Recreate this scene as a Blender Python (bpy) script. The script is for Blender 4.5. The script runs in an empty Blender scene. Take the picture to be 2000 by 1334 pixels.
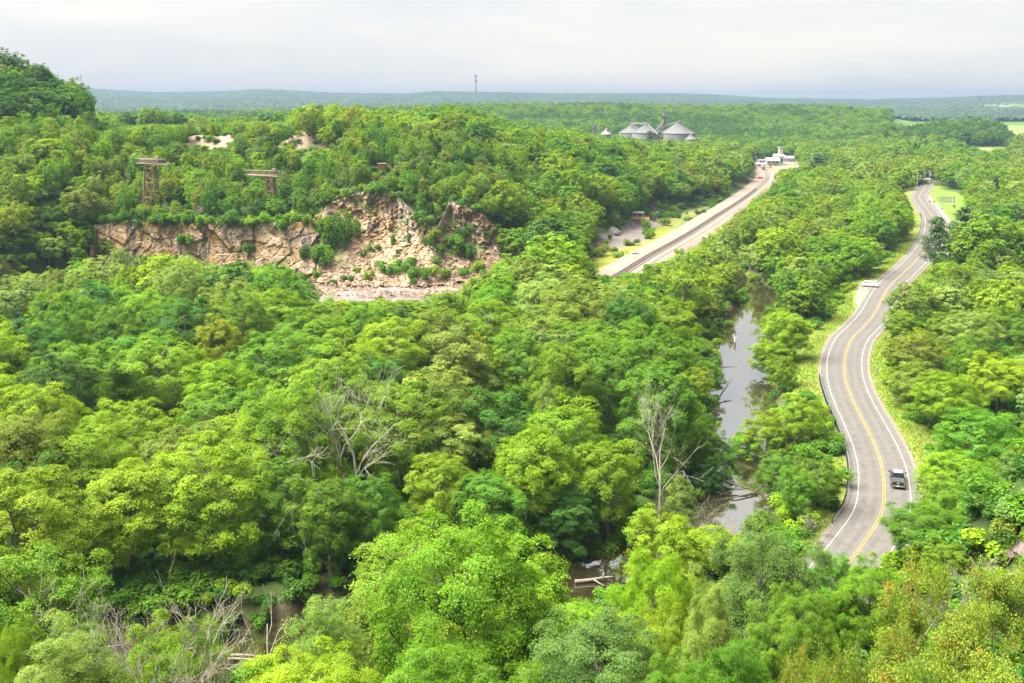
import bpy, math, random
import numpy as np
from mathutils import Vector, Matrix
random.seed(7)
RNG = np.random.default_rng(7)
scene = bpy.context.scene
COL = scene.collection
R = math.radians

# ------------------------------------------------------------------ camera
CAMZ, F, CX, CY = 60.0, 2000.0, 1000.0, 667.0
PITCH = math.atan(472.0 / F)
cam_d = bpy.data.cameras.new('camera')
cam_d.sensor_width = 36; cam_d.lens = 36.0
cam_d.clip_start = 0.5; cam_d.clip_end = 30000
cam = bpy.data.objects.new('camera', cam_d); COL.objects.link(cam)
cam.location = (0, 0, CAMZ); cam.rotation_euler = (math.pi / 2 - PITCH, 0, 0)
scene.camera = cam

# ------------------------------------------------------------------ light
EXPOSURE = 2.42
SUN_EL, SUN_AZ = 62.0, -92.0            # azimuth from +Y towards +X
sun_to = Vector((math.cos(R(SUN_EL)) * math.sin(R(SUN_AZ)), math.cos(R(SUN_EL)) * math.cos(R(SUN_AZ)), math.sin(R(SUN_EL))))
world = bpy.data.worlds.new('World'); scene.world = world; world.use_nodes = True
wn = world.node_tree; wn.nodes.clear()
wo = wn.nodes.new('ShaderNodeOutputWorld'); bg = wn.nodes.new('ShaderNodeBackground')
sky = wn.nodes.new('ShaderNodeTexSky'); sky.sky_type = 'NISHITA'; sky.sun_disc = False
sky.sun_elevation = R(SUN_EL); sky.sun_rotation = R(SUN_AZ); sky.air_density = 1.0; sky.dust_density = 2.0
skm = wn.nodes.new('ShaderNodeMixRGB'); skm.blend_type = 'MULTIPLY'; skm.inputs[0].default_value = 1
skm.inputs[2].default_value = (0.04, 0.04, 0.04, 1)
wtc = wn.nodes.new('ShaderNodeTexCoord'); wmap = wn.nodes.new('ShaderNodeMapping')
wmap.inputs['Scale'].default_value = (1.1, 1.1, 7.0); wmap.inputs['Rotation'].default_value = (0.0, 0.06, 0.5)
wno = wn.nodes.new('ShaderNodeTexNoise'); wno.inputs['Scale'].default_value = 2.3; wno.inputs['Detail'].default_value = 7; wno.inputs['Roughness'].default_value = 0.58
wno.inputs['Distortion'].default_value = 0.6
wr = wn.nodes.new('ShaderNodeValToRGB')
wr.color_ramp.elements[0].position = 0.38; wr.color_ramp.elements[0].color = (0.172, 0.173, 0.177, 1)
wr.color_ramp.elements[1].position = 0.60; wr.color_ramp.elements[1].color = (0.212, 0.201, 0.186, 1)
wmx = wn.nodes.new('ShaderNodeMixRGB'); wmx.inputs[0].default_value = 0.86
L = wn.links.new
L(wtc.outputs['Generated'], wmap.inputs[0]); L(wmap.outputs[0], wno.inputs['Vector']); L(wno.outputs['Fac'], wr.inputs[0])
L(sky.outputs[0], skm.inputs[1]); L(skm.outputs[0], wmx.inputs[1]); L(wr.outputs[0], wmx.inputs[2])
L(wmx.outputs[0], bg.inputs['Color']); bg.inputs['Strength'].default_value = 1.0
L(bg.outputs[0], wo.inputs['Surface'])
sun_d = bpy.data.lights.new('sun', 'SUN'); sun_d.energy = 4.8; sun_d.angle = R(55); sun_d.color = (1.0, 0.95, 0.86)
sun = bpy.data.objects.new('sun', sun_d); COL.objects.link(sun)
sun.rotation_euler = sun_to.to_track_quat('Z', 'Y').to_euler()
sun.location = (0, 0, 500)
scene.view_settings.view_transform = 'Standard'; scene.view_settings.look = 'None'
scene.view_settings.exposure = EXPOSURE; scene.view_settings.gamma = 1.0
scene.view_settings.use_curve_mapping = False
scene.render.engine = 'CYCLES'
cy = scene.cycles
cy.use_denoising = True
cy.max_bounces = 6; cy.diffuse_bounces = 3; cy.glossy_bounces = 2; cy.transmission_bounces = 3; cy.volume_bounces = 1
cy.caustics_reflective = False; cy.caustics_refractive = False
cy.use_adaptive_sampling = True; cy.adaptive_threshold = 0.02

# ------------------------------------------------------------------ projection helpers (layout of real ground positions)
SP, CP = math.sin(PITCH), math.cos(PITCH)
def ray(px, py):
    x = (px - CX) / F; y = -(py - CY) / F
    return np.array([x, CP + y * SP, -SP + y * CP])
def at(px, py, z=3.0):
    d = ray(px, py); t = (z - CAMZ) / d[2]
    return (d[0] * t, d[1] * t)
def at_y(px, py, Y):
    d = ray(px, py); t = Y / d[1]
    return (d[0] * t, Y, CAMZ + d[2] * t)
def proj(X, Y, Z):
    X = np.asarray(X, float); Y = np.asarray(Y, float); Z = np.asarray(Z, float) - CAMZ
    dep = Y * CP - Z * SP; up = Y * SP + Z * CP
    dep = np.where(dep < 1, 1, dep)
    return CX + F * X / dep, CY - F * up / dep, dep
def in_poly(px, py, poly):
    px = np.asarray(px); py = np.asarray(py); ins = np.zeros(px.shape, bool); n = len(poly)
    for i in range(n):
        x1, y1 = poly[i]; x2, y2 = poly[(i + 1) % n]
        if y1 == y2: continue
        c = ((y1 > py) != (y2 > py)) & (px < (x2 - x1) * (py - y1) / (y2 - y1) + x1)
        ins ^= c
    return ins
def sstep(t):
    t = np.clip(t, 0, 1); return t * t * (3 - 2 * t)
def h2(ix, iy, s):
    v = np.sin(ix * 127.1 + iy * 311.7 + s * 74.7) * 43758.5453
    return v - np.floor(v)
def vnoise(x, y, s=0):
    ix = np.floor(x); iy = np.floor(y); fx = x - ix; fy = y - iy
    fx = fx * fx * (3 - 2 * fx); fy = fy * fy * (3 - 2 * fy)
    return (h2(ix, iy, s) * (1 - fx) + h2(ix + 1, iy, s) * fx) * (1 - fy) + (h2(ix, iy + 1, s) * (1 - fx) + h2(ix + 1, iy + 1, s) * fx) * fy
def fbm(x, y, s=0, o=4):
    r = 0; a = .5
    for k in range(o):
        r = r + a * vnoise(x, y, s + k * 3.1); x = x * 2.03 + 5.2; y = y * 2.03 + 1.7; a *= .5
    return r / (1 - .5 ** o)

def catmull(pts, step):
    P = [np.array(p, float) for p in pts]; out = []
    P = [2 * P[0] - P[1]] + P + [2 * P[-1] - P[-2]]
    for i in range(1, len(P) - 2):
        a, b, c, d = P[i - 1:i + 3]; n = max(2, int(np.linalg.norm(c - b) / step))
        for k in range(n):
            t = k / n
            out.append(.5 * ((2 * b) + (-a + c) * t + (2 * a - 5 * b + 4 * c - d) * t * t + (-a + 3 * b - 3 * c + d) * t ** 3))
    out.append(P[-2]); return np.array(out)
def poly_dist(X, Y, pl):
    """distance to polyline, signed side (+ = right of travel), and index"""
    best = np.full(X.shape, 1e9); side = np.zeros(X.shape)
    for i in range(len(pl) - 1):
        ax, ay = pl[i][:2]; bx, by = pl[i + 1][:2]; dx, dy = bx - ax, by - ay; l2 = dx * dx + dy * dy + 1e-9
        t = np.clip(((X - ax) * dx + (Y - ay) * dy) / l2, 0, 1)
        ex = X - ax - t * dx; ey = Y - ay - t * dy; d = np.hypot(ex, ey)
        m = d < best; best = np.where(m, d, best); side = np.where(m, np.sign(ex * dy - ey * dx), side)
    return best, side

# ------------------------------------------------------------------ key lines on the ground
ROADZ, RAILZ = 3.6, 4.2
road_px = [(1560, 1220), (1640, 1120), (1683, 1065), (1708, 1030), (1722, 1000), (1727, 960), (1724, 920), (1713, 880), (1695, 840), (1672, 795), (1655, 755),
           (1649, 720), (1652, 690), (1665, 660), (1690, 635), (1708, 612), (1722, 585), (1738, 558), (1762, 535), (1790, 508), (1812, 480), (1823, 452),
           (1822, 425), (1810, 407), (1797, 390), (1797, 380), (1805, 368), (1808, 358)]
ROAD = catmull([at(x, y, ROADZ) for x, y in road_px], 3.0)
river_px = [(-200, 1345), (150, 1330), (400, 1300), (575, 1272), (800, 1222), (1000, 1180), (1165, 1140), (1300, 1085), (1395, 1030), (1450, 965), (1455, 890), (1447, 810), (1450, 745),
            (1445, 690), (1450, 645), (1478, 605), (1490, 580), (1440, 548), (1375, 515), (1335, 492), (1370, 466), (1440, 425), (1530, 380), (1640, 345), (1730, 340)]
RIVER = catmull([at(x, y, 0) for x, y in river_px], 5.0)
rail_px = [(1080, 610), (1150, 568), (1210, 535), (1270, 498), (1340, 459), (1400, 421), (1450, 389), (1484, 363), (1499, 345), (1492, 331), (1462, 318), (1400, 308)]
RAIL = catmull([at(x, y, RAILZ) for x, y in rail_px], 5.0)
def coarse(pl, k): return np.vstack([pl[::k], pl[-1:]])
ROADc, RIVERc, RAILc = coarse(ROAD, 3), coarse(RIVER, 3), coarse(RAIL, 4)

# upland stations: X, Y foot, Y brow, z brow, z plateau
UP = np.array([(-900, 120, 240, 30, 46), (-300, 160, 270, 32, 41), (-190, 215, 290, 30, 40), (-160, 236, 302, 26, 39.5), (-146, 262, 318, 22.5, 39), (-138, 322, 331, 20.3, 39), (-134, 328, 332, 20.2, 39),
               (-116, 330, 333, 21.4, 39), (-100, 331, 334, 20.8, 38.5), (-83, 331, 335, 20.3, 38.5), (-66, 329, 335, 20.5, 38.5), (-60, 324, 343, 26.5, 38.5), (-50, 320, 347, 29.5, 38.5),
               (-40, 318, 345, 28.5, 38), (-33, 318, 341, 23, 38), (-25, 320, 337, 17, 37), (-21, 324, 349, 26.5, 36), (-10, 331, 349, 22, 33), (-3, 338, 352, 14, 30),
               (6, 350, 375, 9, 28), (25, 402, 432, 13, 27), (60, 478, 508, 12, 24), (82, 527, 560, 12, 22), (130, 615, 650, 11, 19), (181, 760, 800, 9, 14), (215, 900, 950, 6, 8), (300, 1000, 1100, 4, 5), (900, 1000, 1100, 3, 3)], float)
QZB = 5.0
ridge_px = np.array([(-600, 176), (170, 178), (300, 186), (400, 185), (520, 180), (650, 187), (800, 188), (850, 184), (1000, 185), (1300, 184), (1400, 187), (1500, 193), (1700, 196), (1850, 192), (1950, 188), (2100, 187), (2600, 184)], float)

def face_ex(X):
    spur = sstep((X + 63) / 5) * (1 - sstep((X - 0) / 6)); crag = np.exp(-((X + 42) / 11) ** 2) + .9 * np.exp(-((X + 14) / 8) ** 2)
    return 1 + spur * (.45 + 1.1 * crag)
def terrain(X, Y, detail=True):
    X = np.asarray(X, float); Y = np.asarray(Y, float)
    z = 2.4 + 1.6 * (fbm(X / 55, Y / 55, 1) - .5)
    # upland left of the railway
    yb = np.interp(X, UP[:, 0], UP[:, 1]); yt = np.interp(X, UP[:, 0], UP[:, 2]); zt = np.interp(X, UP[:, 0], UP[:, 3]); zp = np.interp(X, UP[:, 0], UP[:, 4])
    s1 = 1 - (1 - np.clip((Y - yb) / (yt - yb), 0, 1)) ** (1 / face_ex(X)); s2 = sstep((Y - yt) / 85)
    fall = 1 - .75 * sstep((Y - 520) / 600)
    up = (zt - z) * s1 + (zp - zt) * s2
    z = z + up * fall + np.where(s1 > .99, 7 * (fbm(X / 95, Y / 95, 15) - .5) * sstep((Y - yt - 60) / 120), 0) + np.where(s1 > .99, 3.0 * (fbm(X / 25, Y / 25, 5) - .5), 0)
    z = z + 26.5 * np.exp(-(((X + 236) / 44) ** 2 + ((Y - 468) / 75) ** 2))
    # spoil heaps on the plateau
    for hx, hy, hh, hr in ((-130, 436, 7, 15), (-112, 430, 6, 9), (-86, 434, 8, 11)):
        z = z + hh * np.exp(-(((X - hx) / hr) ** 2 + ((Y - hy) / 8) ** 2))
    # wooded hill in the middle distance
    mx = np.interp(X, [-1500, -900, -600, -300, 0, 200, 450, 600, 720], [.12, .2, .3, .5, .88, 1, .98, .7, 0])
    z = z + mx * 33 * sstep((Y - 1200) / 620) * (1 - sstep((Y - 2050) / 400)) * (0.9 + .2 * fbm(X / 180, Y / 180, 9))
    # right knoll and fields
    z = z + 14 * np.exp(-(((X - 640) / 230) ** 2 + ((Y - 1330) / 130) ** 2)) + 9 * sstep((Y - 1350) / 300) * sstep((X - 350) / 300) * (1 - sstep((Y - 2300) / 500))
    # far ridge
    pxr = CX + F * X / np.maximum(Y, 50) / CP
    top = 60 + (195 - np.interp(pxr, ridge_px[:, 0], ridge_px[:, 1])) * 3.2
    z = z + (top - 8) * np.interp(Y, [2300, 3200, 4300, 5400, 6400, 6800, 9500], [0, .08, .3, .66, 1, 1, .6]) * np.where(Y > 2300, 1, 0)
    # bluff below the viewpoint
    ye = Y - np.maximum(0, X - 14) * .85 + np.maximum(0, -X - 60) * .1
    zb = np.interp(ye, [-60, 2, 6, 14, 26, 45, 66, 84], [60.5, 58.2, 52, 44, 36, 24.5, 11, 2.3])
    zb = zb + 12 * np.exp(-(((X - 43) / 11) ** 2 + ((Y - 82) / 9) ** 2))
    bl = ye < 86
    z = np.where(bl, np.maximum(zb, 1.9) + np.where(ye < 80, 1.6 * (fbm(X / 9, Y / 9, 4) - .5), 0), z)
    # corridors
    near = (Y < 1300)
    dr, _ = poly_dist(X, Y, RIVERc); hw = np.interp(Y, [90, 200, 330, 500], [7.0, 6.4, 6.0, 6.0])
    k = sstep((dr - hw + 1.0) / 4.0); z = np.where(near & (dr < hw + 6), -1.6 + (z + 1.6) * k, z)
    d, _ = poly_dist(X, Y, ROADc); k = sstep((d - 7.5) / 7.0); z = np.where(near & (d < 15), (ROADZ - .16) * (1 - k) + z * k, z)
    d, _ = poly_dist(X, Y, RAILc); k = sstep((d - 6.5) / 7.0); z = np.where(near & (d < 14), (RAILZ - .45) * (1 - k) + z * k, z)
    return z

# ------------------------------------------------------------------ mesh + material helpers
def mesh_np(name, V, faces, attrs=None, smooth=False):
    """V (N,3), faces: array (M,4)/(M,3) or list of those"""
    fl = faces if isinstance(faces, list) else [faces]
    fl = [np.asarray(f, np.int32) for f in fl if len(f)]
    me = bpy.data.meshes.new(name)
    V = np.asarray(V, np.float32)
    me.vertices.add(len(V)); me.vertices.foreach_set('co', V.ravel())
    nl = sum(f.size for f in fl); npol = sum(len(f) for f in fl)
    me.loops.add(nl); me.polygons.add(npol)
    me.loops.foreach_set('vertex_index', np.concatenate([f.ravel() for f in fl]))
    st, o = [], 0
    for f in fl:
        st.append(o + np.arange(len(f)) * f.shape[1]); o += f.size
    me.polygons.foreach_set('loop_start', np.concatenate(st).astype(np.int32))
    me.polygons.foreach_set('use_smooth', np.full(npol, smooth, bool))
    for k, v in (attrs or {}).items():
        v = np.asarray(v, np.float32)
        if v.ndim == 1:
            a = me.attributes.new(k, 'FLOAT', 'POINT'); a.data.foreach_set('value', v)
        else:
            a = me.attributes.new(k, 'FLOAT_COLOR', 'POINT')
            if v.shape[1] == 3: v = np.hstack([v, np.ones((len(v), 1), np.float32)])
            a.data.foreach_set('color', v.ravel())
    me.update(calc_edges=True); me.validate()
    return me

def link(name, me, mat=None, parent=None, loc=None):
    o = bpy.data.objects.new(name, me); COL.objects.link(o)
    if mat is not None and me is not None and len(me.materials) == 0: me.materials.append(mat)
    if parent is not None: o.parent = parent
    if loc is not None: o.location = loc
    return o
def dress(o, mat):
    if mat is not None: o.material_slots[0].link = 'OBJECT'; o.material_slots[0].material = mat
    return o
def tag(o, label=None, cat=None, group=None, kind=None):
    for k, v in (('label', label), ('category', cat), ('group', group), ('kind', kind)):
        if v: o[k] = v
    return o
def thing(name, label, cat, loc=(0, 0, 0), rz=0.0, group=None):
    o = bpy.data.objects.new(name, None); COL.objects.link(o); o.location = loc; o.rotation_euler = (0, 0, rz)
    o.empty_display_size = .5
    return tag(o, label, cat, group)

class MB:
    def __init__(s): s.V = []; s.Q = []; s.T = []
    def add(s, V, Q=(), T=()):
        b = len(s.V); s.V.extend([tuple(v) for v in V]); s.Q.extend([tuple(i + b for i in q) for q in Q]); s.T.extend([tuple(i + b for i in t) for t in T]); return s
    def box(s, c, d, rz=0.0, taper=1.0):
        x, y, z = (k / 2 for k in d); ca, sa = math.cos(rz), math.sin(rz); V = []
        for zz, t in ((-z, 1.0), (z, taper)):
            for (a, b) in ((-x, -y), (x, -y), (x, y), (-x, y)):
                a *= t; b *= t
                V.append((c[0] + a * ca - b * sa, c[1] + a * sa + b * ca, c[2] + zz))
        return s.add(V, [(0, 3, 2, 1), (4, 5, 6, 7), (0, 1, 5, 4), (1, 2, 6, 5), (2, 3, 7, 6), (3, 0, 4, 7)])
    def tube(s, pts, rad, n=6, cap=True):
        pts = [Vector(p) for p in pts]
        if not hasattr(rad, '__len__'): rad = [rad] * len(pts)
        V = []; prev = None
        for i, p in enumerate(pts):
            t = (pts[min(i + 1, len(pts) - 1)] - pts[max(i - 1, 0)])
            if t.length < 1e-6: t = Vector((0, 0, 1))
            t.normalize()
            a = (Vector((0, 0, 1)) if abs(t.z) < .9 else Vector((1, 0, 0))) if prev is None else prev
            u = t.cross(a)
            if u.length < 1e-4: u = t.cross(Vector((0.3, 1, 0.2)))
            u.normalize(); v = t.cross(u); prev = -v if False else u.cross(t) * 1.0
            prev = v * -1
            for k in range(n):
                an = 2 * math.pi * k / n
                V.append(p + (u * math.cos(an) + v * math.sin(an)) * rad[i])
        Q = [(i * n + k, i * n + (k + 1) % n, (i + 1) * n + (k + 1) % n, (i + 1) * n + k) for i in range(len(pts) - 1) for k in range(n)]
        T = []
        if cap:
            c0 = len(V); V.append(pts[0]); V.append(pts[-1]); m = (len(pts) - 1) * n
            T = [(c0, (k + 1) % n, k) for k in range(n)] + [(c0 + 1, m + k, m + (k + 1) % n) for k in range(n)]
        return s.add(V, Q, T)
    def lathe(s, prof, n=24, c=(0, 0, 0)):
        V = [(c[0] + r * math.cos(2 * math.pi * k / n), c[1] + r * math.sin(2 * math.pi * k / n), c[2] + z) for r, z in prof for k in range(n)]
        Q = [(i * n + k, i * n + (k + 1) % n, (i + 1) * n + (k + 1) % n, (i + 1) * n + k) for i in range(len(prof) - 1) for k in range(n)]
        return s.add(V, Q)
    def loft(s, rings):
        n = len(rings[0]); V = [p for r in rings for p in r]
        Q = [(i * n + k, i * n + (k + 1) % n, (i + 1) * n + (k + 1) % n, (i + 1) * n + k) for i in range(len(rings) - 1) for k in range(n)]
        s.add(V, Q)
        for ri in (0, len(rings) - 1):
            c = np.mean(np.array(rings[ri]), axis=0); b = [tuple(c)] + list(rings[ri])
            s.add(b, T=[(0, k + 1, (k + 1) % n + 1) for k in range(n)])
        return s
    def mesh(s, name, smooth=False):
        return mesh_np(name, np.array(s.V, np.float32), [np.array(s.Q, np.int32).reshape(-1, 4), np.array(s.T, np.int32).reshape(-1, 3)], smooth=smooth)
    def build(s, name, mat, parent=None, loc=None, smooth=False):
        return link(name, s.mesh(name, smooth), mat, parent, loc)

MATS = {}
def M(name, col, rough=.8, col2=None, scale=2.0, bump=0.0, metal=0.0, spec=.3, stretch=(1, 1, 1), detail=5, lo=.35, hi=.65, coords='Object', bscale=None):
    if name in MATS: return MATS[name]
    m = bpy.data.materials.new(name); m.use_nodes = True; nt = m.node_tree; b = nt.nodes['Principled BSDF']
    b.inputs['Roughness'].default_value = rough; b.inputs['Metallic'].default_value = metal; b.inputs['Specular IOR Level'].default_value = spec
    c = tuple(col) + (1,)
    if col2 is None: col2 = tuple(min(1, k * .8) for k in col)
    tc = nt.nodes.new('ShaderNodeTexCoord'); mp = nt.nodes.new('ShaderNodeMapping'); mp.inputs['Scale'].default_value = stretch
    no = nt.nodes.new('ShaderNodeTexNoise'); no.inputs['Scale'].default_value = scale; no.inputs['Detail'].default_value = detail; no.inputs['Roughness'].default_value = .62
    rp = nt.nodes.new('ShaderNodeValToRGB'); rp.color_ramp.elements[0].position = lo; rp.color_ramp.elements[1].position = hi
    rp.color_ramp.elements[0].color = c; rp.color_ramp.elements[1].color = tuple(col2) + (1,)
    nt.links.new(tc.outputs[coords], mp.inputs[0]); nt.links.new(mp.outputs[0], no.inputs['Vector']); nt.links.new(no.outputs['Fac'], rp.inputs[0]); nt.links.new(rp.outputs[0], b.inputs['Base Color'])
    if bump:
        bp = nt.nodes.new('ShaderNodeBump'); bp.inputs['Strength'].default_value = bump; bp.inputs['Distance'].default_value = .15
        src = no
        if bscale:
            src = nt.nodes.new('ShaderNodeTexNoise'); src.inputs['Scale'].default_value = bscale; src.inputs['Detail'].default_value = 6
            nt.links.new(mp.outputs[0], src.inputs['Vector'])
        nt.links.new(src.outputs['Fac'], bp.inputs['Height']); nt.links.new(bp.outputs[0], b.inputs['Normal'])
    MATS[name] = m; return m

def attr_material(name, attr, scale, amount, rough=.95, bump=.3, bscale=1.5):
    m = bpy.data.materials.new(name); m.use_nodes = True; nt = m.node_tree; b = nt.nodes['Principled BSDF']
    b.inputs['Roughness'].default_value = rough; b.inputs['Specular IOR Level'].default_value = .15
    a = nt.nodes.new('ShaderNodeAttribute'); a.attribute_name = attr
    tc = nt.nodes.new('ShaderNodeTexCoord')
    no = nt.nodes.new('ShaderNodeTexNoise'); no.inputs['Scale'].default_value = scale; no.inputs['Detail'].default_value = 8; no.inputs['Roughness'].default_value = .7
    mr = nt.nodes.new('ShaderNodeMapRange'); mr.inputs[1].default_value = .3; mr.inputs[2].default_value = .7; mr.inputs[3].default_value = 1 - amount; mr.inputs[4].default_value = 1 + amount
    mu = nt.nodes.new('ShaderNodeVectorMath'); mu.operation = 'SCALE'
    n2 = nt.nodes.new('ShaderNodeTexNoise'); n2.inputs['Scale'].default_value = bscale; n2.inputs['Detail'].default_value = 8
    bp = nt.nodes.new('ShaderNodeBump'); bp.inputs['Strength'].default_value = bump; bp.inputs['Distance'].default_value = .5
    k = nt.links.new
    k(tc.outputs['Object'], no.inputs['Vector']); k(tc.outputs['Object'], n2.inputs['Vector']); k(no.outputs['Fac'], mr.inputs[0]); k(a.outputs['Color'], mu.inputs[0]); k(mr.outputs[0], mu.inputs['Scale'])
    k(mu.outputs[0], b.inputs['Base Color']); k(n2.outputs['Fac'], bp.inputs['Height']); k(bp.outputs[0], b.inputs['Normal'])
    return m

def leaf_material(name, col, trans=.46, gloss=.012):
    m = bpy.data.materials.new(name); m.use_nodes = True; nt = m.node_tree; nt.nodes.clear(); N = nt.nodes.new; k = nt.links.new
    out = N('ShaderNodeOutputMaterial'); oi = N('ShaderNodeObjectInfo'); at_ = N('ShaderNodeAttribute'); at_.attribute_name = 'tint'
    hs = N('ShaderNodeHueSaturation')
    def math_(op, a, b):
        n = N('ShaderNodeMath'); n.operation = op
        for i, v in enumerate((a, b)):
            if isinstance(v, (int, float)): n.inputs[i].default_value = v
            else: k(v, n.inputs[i])
        return n.outputs[0]
    hue = math_('ADD', math_('MULTIPLY', oi.outputs['Random'], .026), math_('MULTIPLY', at_.outputs['Fac'], -.03)); hue = math_('ADD', hue, .502)
    r2 = math_('FRACT', math_('MULTIPLY', oi.outputs['Random'], 37.7), 0)
    val = math_('MULTIPLY', math_('ADD', math_('MULTIPLY', r2, .34), .83), math_('ADD', math_('MULTIPLY', at_.outputs['Fac'], .5), .75))
    k(hue, hs.inputs['Hue']); k(val, hs.inputs['Value']); hs.inputs['Color'].default_value = tuple(col) + (1,)
    df = N('ShaderNodeBsdfDiffuse'); tr = N('ShaderNodeBsdfTranslucent'); gl = N('ShaderNodeBsdfGlossy'); gl.inputs['Roughness'].default_value = .45; gl.inputs['Color'].default_value = (.9, .95, .9, 1)
    hs2 = N('ShaderNodeHueSaturation'); hs2.inputs['Hue'].default_value = .488; hs2.inputs['Value'].default_value = 1.1; k(hs.outputs[0], hs2.inputs['Color'])
    k(hs.outputs[0], df.inputs['Color']); k(hs2.outputs[0], tr.inputs['Color'])
    m1 = N('ShaderNodeMixShader'); m1.inputs[0].default_value = trans; k(df.outputs[0], m1.inputs[1]); k(tr.outputs[0], m1.inputs[2])
    m2 = N('ShaderNodeMixShader'); m2.inputs[0].default_value = gloss; k(m1.outputs[0], m2.inputs[1]); k(gl.outputs[0], m2.inputs[2])
    k(m2.outputs[0], out.inputs['Surface']); return m
COLS = dict(lime=(.174, .288, .008), spring=(.136, .262, .010), green=(.100, .224, .011), deep=(.056, .154, .015), olive=(.155, .220, .022), pale=(.205, .300, .050), sage=(.126, .215, .038), yellow=(.210, .278, .010))
CK = list(COLS)
LEAFM = {c: leaf_material('leaf_' + c, COLS[c]) for c in CK}
NEEDLEM = {'pine': leaf_material('pine_needle', (.085, .150, .050), .2), 'spruce': leaf_material('spruce_needle', (.035, .095, .045), .2), 'cedar': leaf_material('cedar_needle', (.150, .235, .020), .25), 'rust': leaf_material('cedar_rust', (.30, .21, .03), .25)}
BARK = M('bark', (.10, .085, .065), .95, (.2, .18, .15), 4, .5, stretch=(1, 1, .25))
DEADWOOD = M('dead_wood', (.36, .325, .265), .9, (.22, .195, .155), 3, .3, stretch=(1, 1, .3))
DARKWOOD = M('wet_wood', (.06, .05, .04), .8, (.13, .11, .09), 3, .3)
GREYTWIG = M('grey_twig', (.24, .21, .165), .95, (.16, .138, .11), 3)

# ------------------------------------------------------------------ areas (photo outlines of ground patches -> ground)
A_YARD = [(1150, 470), (1170, 455), (1212, 452), (1228, 432), (1290, 424), (1300, 434), (1262, 452), (1262, 472), (1210, 488), (1160, 478)]
A_SCRUB = [(1140, 500), (1165, 470), (1262, 460), (1310, 425), (1345, 410), (1390, 400), (1330, 440), (1250, 490), (1190, 520), (1150, 528)]
A_LAWN = [(1812, 366), (1880, 378), (1900, 420), (1905, 470), (1850, 520), (1835, 470), (1850, 440), (1835, 400)]
A_FIELDS = [[(1700, 243), (1800, 246), (1850, 254), (1770, 262), (1690, 250)], [(1935, 244), (2100, 246), (2100, 300), (1990, 290), (1955, 262)], [(1820, 288), (1960, 287), (1990, 300), (1930, 322), (1870, 300)]]
A_VILLAGE = [(1470, 322), (1478, 312), (1560, 312), (1560, 330), (1510, 345), (1484, 338)]
A_QUARRY = [(600, 535), (640, 575), (930, 560), (960, 530), (930, 520), (700, 525)]
def area_mask(px, py, polys): 
    r = np.zeros(np.shape(px), bool)
    for p in polys: r |= in_poly(px, py, p)
    return r

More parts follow.
